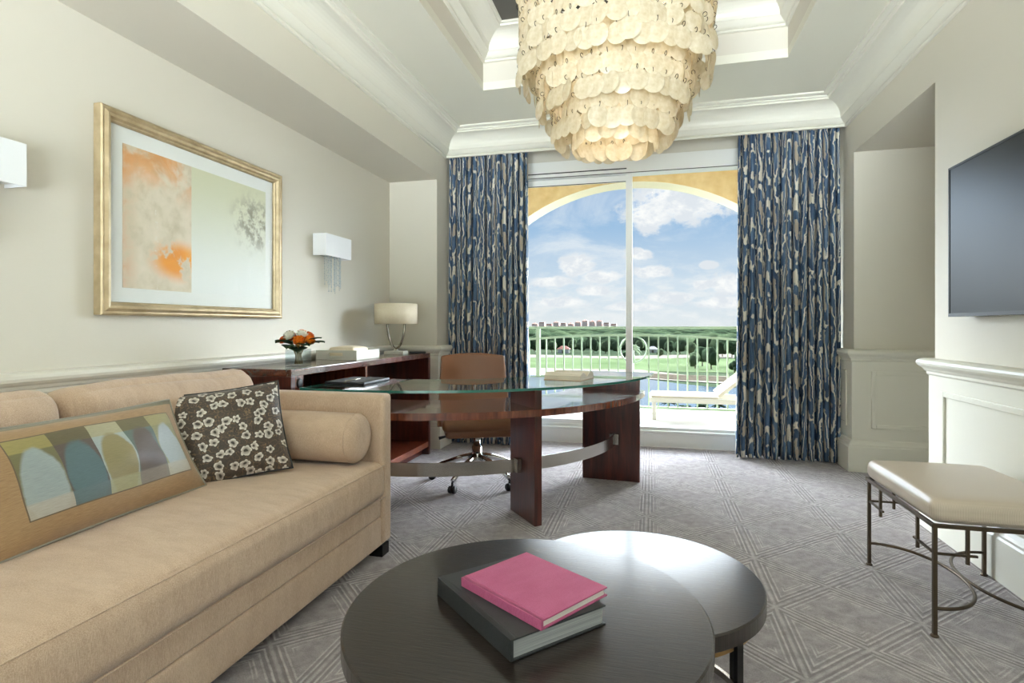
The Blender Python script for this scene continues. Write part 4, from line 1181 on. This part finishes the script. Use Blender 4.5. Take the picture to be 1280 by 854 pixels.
for x in (-1.41, 1.02, -2.44, 1.99):
    obj('post', MB().box(x-.026, x+.026, RY-.026, RY+.026, .05, 1.068), SAGE, rl, bevel=.003)
for x in (-.398+PIT*1.08, -.028-PIT*1.02):
    pass
MX, MZ, MR = -.213, .815, .160
med = obj('palm_medallion', MB().tube([(MX+MR*cos(2*PI*k/48), RY, MZ+MR*sin(2*PI*k/48)) for k in range(48)], .010, 8, closed=True), SAGE, rl)
m = MB().tube([(MX+.012, RY, MZ-MR), (MX+.002, RY, MZ-.06), (MX-.004, RY, MZ+.02)], [.013, .009, .007], 8)
for k in range(9):
    a = R(-25+230*k/8); L = .10
    pts = [(MX-.004, RY, MZ+.02)]
    for q_ in range(1, 7):
        s = q_/6
        pts.append((MX-.004+L*s*cos(a), RY, MZ+.02+L*s*sin(a)-.06*s*s))
    m.tube(pts, [.006, .012, .014, .012, .009, .006, .002], 6)
obj('palm_emblem', m, SAGE, med)
obj('medallion_post', MB().tube([(MX, RY, .118), (MX, RY, MZ-MR)], .009, 8), SAGE, rl)

cl = thing('chaise_lounge', 'white chaise lounge with raised backrest on the balcony', 'lounger', (.4, 6.6, .05))
cy0, cy1, zc = 6.40, 6.92, .30
XA, XH, XE = -.02, .72, 1.75
m = MB()
for y in (cy0, cy1-.03): m.box(XA, XE, y, y+.03, zc-.055, zc)
m.box(XA, XA+.04, cy0+.03, cy1-.03, zc-.055, zc).box(XE-.04, XE, cy0+.03, cy1-.03, zc-.055, zc)
obj('side_frame', m, CHAISEW, cl, bevel=.006)
obj('seat_sling', MB().box(XA+.02, XH, cy0+.02, cy1-.02, zc, zc+.022), SLING, cl, bevel=.008)
bm_ = MB().box(0, .80, cy0+.03, cy1-.03, -.012, .012); bm_.box(0, .82, cy0+.01, cy0+.035, -.02, .02); bm_.box(0, .82, cy1-.035, cy1-.01, -.02, .02)
bm_.transform(Matrix.Translation((XH, 0, zc+.03)) @ Matrix.Rotation(R(-40), 4, 'Y'))
obj('backrest', bm_, SLING, cl, bevel=.005)
m = MB()
for y in (cy0+.05, cy1-.05): m.tube([(XH+.42, y, zc+.35), (XH+.50, y, zc-.02)], .009, 8)
obj('back_prop', m, CHAISEW, cl)
for x in (XA+.03, XE-.12):
    for y in (cy0+.005, cy1-.03):
        obj('leg', MB().box(x, x+.045, y, y+.028, .05, zc-.05), CHAISEW, cl, bevel=.004)

# ------------------------------------------------------------------ LANDSCAPE (twenty odd metres below)
GZ = -22.
def gpt(u, v, z=GZ):
    d = FPX*(H-z)/(v-408); a = (u-640)/FPX
    return (d*(-sin(TH)+a*cos(TH)), d*(cos(TH)+a*sin(TH)))
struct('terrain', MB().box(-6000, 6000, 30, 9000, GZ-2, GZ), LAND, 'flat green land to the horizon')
def patch(name, pts, m_, dz, label):
    return struct(name, MB().prism([gpt(u, v) for u, v in pts], GZ-.5, GZ+dz), m_, label)
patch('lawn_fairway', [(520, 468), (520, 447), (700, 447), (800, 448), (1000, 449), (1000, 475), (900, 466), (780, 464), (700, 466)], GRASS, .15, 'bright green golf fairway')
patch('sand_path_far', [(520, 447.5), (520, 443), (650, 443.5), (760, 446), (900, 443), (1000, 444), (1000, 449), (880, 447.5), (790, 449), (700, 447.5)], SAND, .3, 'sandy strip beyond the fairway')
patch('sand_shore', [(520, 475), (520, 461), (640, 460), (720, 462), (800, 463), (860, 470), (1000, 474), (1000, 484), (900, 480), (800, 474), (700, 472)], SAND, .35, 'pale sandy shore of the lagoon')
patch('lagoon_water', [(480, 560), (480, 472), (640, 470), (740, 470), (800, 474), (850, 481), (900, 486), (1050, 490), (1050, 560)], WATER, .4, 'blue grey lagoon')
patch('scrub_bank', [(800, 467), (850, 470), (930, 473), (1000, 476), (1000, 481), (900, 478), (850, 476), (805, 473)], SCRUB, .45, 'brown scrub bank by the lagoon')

def crown_mb(mb, c, rx, rz, seed, sub=2, mi=0):
    bm = bmesh.new(); bmesh.ops.create_icosphere(bm, subdivisions=sub, radius=1.)
    vs = []
    for v in bm.verts:
        p = v.co.copy(); n_ = 1+.28*noise.noise(p*2.2+Vector((seed, seed*.7, 0)))+.14*noise.noise(p*5+Vector((0, seed, 0)))
        vs.append((c[0]+p.x*rx*n_, c[1]+p.y*rx*n_, c[2]+p.z*rz*n_))
    idx = {v: i for i, v in enumerate(bm.verts)}
    fs = [[idx[v] for v in f.verts] for f in bm.faces]; bm.free()
    return mb.add(vs, fs, mi, True)
# uncountable forest
rnd = random.Random(21)
m = MB()
for k in range(1100):
    d = 560*(2500/560)**(rnd.random()**1.25); az = rnd.uniform(-.42, .46)
    x, y = d*sin(az-.02), d*cos(az-.02)
    s = rnd.uniform(7, 11)*(1+.6*(d/3000))
    crown_mb(m, (x, y, GZ+s*.55), s*rnd.uniform(1., 1.7)*(1+d/1500), s*.75, rnd.random()*90, 1, rnd.randrange(2))
f_ = obj('forest', m, [TREE1, TREE2], fixn=False)
tag(f_, 'dense dark green forest stretching to the horizon', 'forest', kind='stuff')
tree_spots = [(690, 441, 11, 9), (727, 441, 12, 10), (742, 441, 13, 10), (757, 442, 12, 9), (772, 442, 12, 10), (668, 440, 12, 10), (799, 441, 11, 9), (838, 442, 12, 10), (850, 443, 13, 11), (862, 444, 11, 10),
              (878, 458, 11, 10), (889, 462, 12, 9), (869, 461, 9, 7), (903, 446, 12, 10), (915, 447, 12, 11), (825, 446, 6, 5), (780, 449, 5, 4), (926, 458, 9, 8), (716, 439, 11, 9), (806, 439.5, 10, 8), (655, 442, 12, 10), (640, 442, 11, 10), (918, 466, 6, 6)]
LABS = ['dark green tree standing before the forest edge', 'rounded tree by the golf course']
for k, (u, v, hh, ww) in enumerate(tree_spots):
    x, y = gpt(u, v)
    t_ = thing('shade_tree', 'dark rounded tree beside the golf course beyond the railing', 'tree', (x, y, GZ), 'trees along the golf course')
    mm = MB(); rn = random.Random(k)
    for q_ in range(5):
        crown_mb(mm, (x+rn.uniform(-.22, .22)*ww, y+rn.uniform(-.22, .22)*ww, GZ+hh*rn.uniform(.42, .72)), ww*.34, hh*.34, k*5+q_, 2)
    obj('crown', mm, TREE1 if k % 3 else TREE2, t_, fixn=False)
    obj('trunk', MB().tube([(x, y, GZ), (x, y, GZ+hh*.5)], .35, 8), BARK, t_)
# waterside palms low in the view
for k, (u, v, hh) in enumerate([(815, 531, 5), (836, 527, 6), (856, 533, 5.5), (877, 528, 5), (898, 532, 6)]):
    x, y = gpt(u, v)
    t_ = thing('palm_tree', 'low dark palm with spiky fronds by the water below the chaise', 'palm', (x, y, GZ), 'palms by the lagoon')
    obj('trunk', MB().tube([(x, y, GZ), (x+.1, y, GZ+hh*.75)], [.22, .16], 8), BARK, t_)
    mm = MB()
    for q_ in range(16):
        a = 2*PI*q_/16; L = 2.1; el = .9 if q_ % 2 else .35
        pts = [(x+.1+L*s*cos(a)*cos(el*.8), y+L*s*sin(a)*cos(el*.8), GZ+hh*.75+L*s*sin(el)-1.2*s*s) for s in [i/6 for i in range(7)]]
        mm.tube(pts, [.05, .16, .2, .18, .14, .08, .02], 5)
    obj('fronds', mm, TREE1, t_)
# houses
def house(u, v, wd, ht, wallm, roofm, label, name='clubhouse'):
    x, y = gpt(u, v); t_ = thing(name, label, 'house', (x, y, GZ))
    obj('walls', MB().box(x-wd/2, x+wd/2, y, y+wd*.7, GZ, GZ+ht*.55), wallm, t_)
    mm = MB(); e = wd*.62
    mm.add([(x-e, y-wd*.1, GZ+ht*.55), (x+e, y-wd*.1, GZ+ht*.55), (x+e, y+wd*.8, GZ+ht*.55), (x-e, y+wd*.8, GZ+ht*.55), (x-wd*.2, y+wd*.35, GZ+ht), (x+wd*.2, y+wd*.35, GZ+ht)],
           [(0, 1, 5, 4), (1, 2, 5), (2, 3, 4, 5), (3, 0, 4), (0, 3, 2, 1)])
    obj('roof', mm, roofm, t_)
    obj('doorway', MB().box(x-wd*.12, x+wd*.12, y-.15, y, GZ, GZ+ht*.4), BARK, t_)
house(704, 441.5, 9.5, 6.2, HOUSEW, TERRA, 'small pavilion with terracotta roof by the golf course')
house(816, 441, 7.5, 5.5, HOUSEW, HOUSEW, 'small white house among the trees', 'white_house')
# pink skyline
for k, (u, wpx, hpx, hip) in enumerate([(668, 8, 4, 1), (677, 8, 5, 0), (686, 8, 3, 0), (695, 8, 6, 1), (704, 8, 4, 0), (713, 8, 4, 1), (722, 8, 6, 1), (731, 8, 8, 1), (740, 8, 7, 1), (749, 8, 7.5, 1), (758, 8, 4.5, 0), (767, 8, 3, 0)]):
    d = 3600; a = (u-640)/FPX; x, y = d*(-sin(TH)+a*cos(TH)), d*(cos(TH)+a*sin(TH))
    wd = min(wpx*.98, 6.8)*d/FPX/2; top = H+hpx*d/FPX
    t_ = thing('hotel_tower', 'distant pink resort building on the horizon', 'building', (x, y, GZ), 'pink resort buildings on the horizon')
    obj('walls', MB().box(x-wd, x+wd, y, y+40, GZ, top-6), PINKB, t_)
    if hip: mm = MB().add([(x-wd*1.05, y-2, top-6), (x+wd*1.05, y-2, top-6), (x+wd*1.05, y+42, top-6), (x-wd*1.05, y+42, top-6), (x, y+20, top+3)], [(0, 1, 4), (1, 2, 4), (2, 3, 4), (3, 0, 4)])
    else: mm = MB().box(x-wd*.9, x+wd*.9, y, y+40, top-6, top)
    obj('roof', mm, TERRA, t_)

# ------------------------------------------------------------------ LIGHT
wd_ = bpy.data.worlds.new('World'); sc.world = wd_; wd_.use_nodes = True
t = NT(wd_.node_tree); t.n.clear()
out = t.new('ShaderNodeOutputWorld'); bg = t.new('ShaderNodeBackground')
dirv = t.new('ShaderNodeTexCoord').outputs['Generated']
x, y, z = t.sep(dirv)
hor = t.math('SQRT', t.math('ADD', t.math('MULTIPLY', x, x), t.math('MULTIPLY', y, y)))
el = t.math('DIVIDE', z, t.math('MAXIMUM', hor, .02))            # tan of elevation
sky = t.ramp(el, [(0., lin(226, 232, 236)), (.06, lin(212, 226, 238)), (.18, lin(158, 192, 226)), (.34, lin(116, 160, 212)), (1., lin(80, 130, 200))])
yy = t.math('MAXIMUM', y, .05)
gx = t.math('DIVIDE', x, yy); gz = t.math('DIVIDE', z, yy)
g = t.comb(gx, gz, 0.)
n1 = t.noise(t.vscale(g, 24., 34., 1.), 1., 9, .64, .2)
n2 = t.noise(t.vmath('ADD', t.vscale(g, 3., 7., 1.), (5, 2, 0)), 1., 6, .65, 1.2)
n3 = t.noise(t.vscale(g, 16., 42., 1.), 1., 6, .6)
edge = t.math('MULTIPLY', t.math('SUBTRACT', n1, .5), 2.3)
def pc(u, v):
    a = (u-640)/FPX; b = (408-v)/FPX; k = cos(TH)+a*sin(TH)
    return ((-sin(TH)+a*cos(TH))/k, b/k)
mask = None
for (u, v, ru, rv) in [(860, 246, 72, 34), (812, 268, 34, 22), (906, 240, 30, 18), (720, 332, 26, 16), (752, 346, 30, 9), (798, 318, 18, 9), (815, 340, 26, 9), (885, 331, 11, 5), (878, 356, 13, 7), (912, 356, 26, 14), (838, 372, 34, 8), (690, 352, 30, 8), (740, 364, 22, 8), (700, 378, 40, 7), (905, 378, 40, 8), (790, 384, 40, 6)]:
    px_, pz_ = pc(u, v)
    e = t.vmath('LENGTH', t.vmath('DIVIDE', t.vmath('SUBTRACT', g, (px_, pz_, 0)), (ru/FPX, rv/FPX, 1.)))
    mm = t.smooth(t.math('ADD', e, edge), .62, 1.08, 1., 0.)
    mask = mm if mask is None else t.math('MAXIMUM', mask, mm)
wisp = t.math('MULTIPLY', t.smooth(n2, .42, .72), t.smooth(el, .02, .12))
lowband = t.math('MULTIPLY', t.smooth(n3, .42, .62), t.smooth(el, .14, .05))
c = t.mix(t.math('MULTIPLY', wisp, .75), sky, lin(232, 238, 244))
c = t.mix(t.math('MULTIPLY', lowband, .7), c, lin(240, 242, 244))
shade_ = t.mix(t.smooth(n1, .40, .62), lin(226, 231, 238), lin(252, 252, 252))
c = t.mix(mask, c, shade_)
# below the horizon
c = t.mix(t.smooth(el, -.03, -.002), lin(120, 140, 110), c)
# brightness added to unseen sky to light the room: right, left, rear, high
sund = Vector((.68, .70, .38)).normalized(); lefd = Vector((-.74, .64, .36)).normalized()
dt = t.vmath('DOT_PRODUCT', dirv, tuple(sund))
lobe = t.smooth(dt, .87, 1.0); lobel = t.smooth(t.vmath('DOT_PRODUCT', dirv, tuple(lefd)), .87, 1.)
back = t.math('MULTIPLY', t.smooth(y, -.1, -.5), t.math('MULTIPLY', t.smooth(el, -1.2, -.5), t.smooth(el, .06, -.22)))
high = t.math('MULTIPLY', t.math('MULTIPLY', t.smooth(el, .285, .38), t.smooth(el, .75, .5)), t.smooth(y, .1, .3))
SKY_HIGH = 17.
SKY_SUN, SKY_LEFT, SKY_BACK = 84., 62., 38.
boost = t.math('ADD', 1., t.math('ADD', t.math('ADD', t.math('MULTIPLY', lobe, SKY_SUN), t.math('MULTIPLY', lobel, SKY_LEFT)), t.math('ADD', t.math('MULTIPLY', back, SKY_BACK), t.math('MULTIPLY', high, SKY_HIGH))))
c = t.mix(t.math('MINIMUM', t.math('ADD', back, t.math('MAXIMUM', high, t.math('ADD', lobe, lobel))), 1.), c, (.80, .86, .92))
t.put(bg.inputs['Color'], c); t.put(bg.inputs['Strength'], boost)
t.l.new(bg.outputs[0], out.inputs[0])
wd_.cycles.sampling_method = 'MANUAL'; wd_.cycles.sample_map_resolution = 2048

def light(name, typ, loc, energy, color=(1, 1, 1), **kw):
    l = bpy.data.lights.new(name, typ); l.energy = energy; l.color = color
    for k, v in kw.items(): setattr(l, k, v)
    o = bpy.data.objects.new(name, l); COL.objects.link(o); o.location = loc; return o
s = light('sun', 'SUN', (3, 10, 12), 3.0, (1., .95, .86), angle=R(.8))
s.rotation_euler = Vector((-.62, -.40, -1.08)).to_track_quat('-Z', 'Y').to_euler()
for k in range(5):
    a = 2*PI*k/5+.3
    light('chandelier_light', 'POINT', (CHX+.13*cos(a), CHY+.13*sin(a), 2.36), .5, (1., .87, .70), shadow_soft_size=.02)
for k in range(3):
    a = 2*PI*k/3
    light('chandelier_light', 'POINT', (CHX+.2*cos(a), CHY+.2*sin(a), 2.93), 1.6, (1., .82, .56), shadow_soft_size=.03)  # uplights without bulbs, added to warm the tray and ceiling
light('chandelier_downlight', 'POINT', (CHX, CHY, 2.07), 1.8, (1., .84, .62), shadow_soft_size=.03)

sc.view_settings.view_transform = 'Standard'; sc.view_settings.look = 'None'
sc.view_settings.exposure = .04; sc.view_settings.gamma = 1.
sc.view_settings.use_curve_mapping = False
sc.cycles.max_bounces = 10; sc.cycles.diffuse_bounces = 6; sc.cycles.glossy_bounces = 5; sc.cycles.transparent_max_bounces = 24
sc.cycles.sample_clamp_indirect = 6.
sc.cycles.caustics_reflective = False
try: sc.cycles.use_denoising = True
except Exception: pass
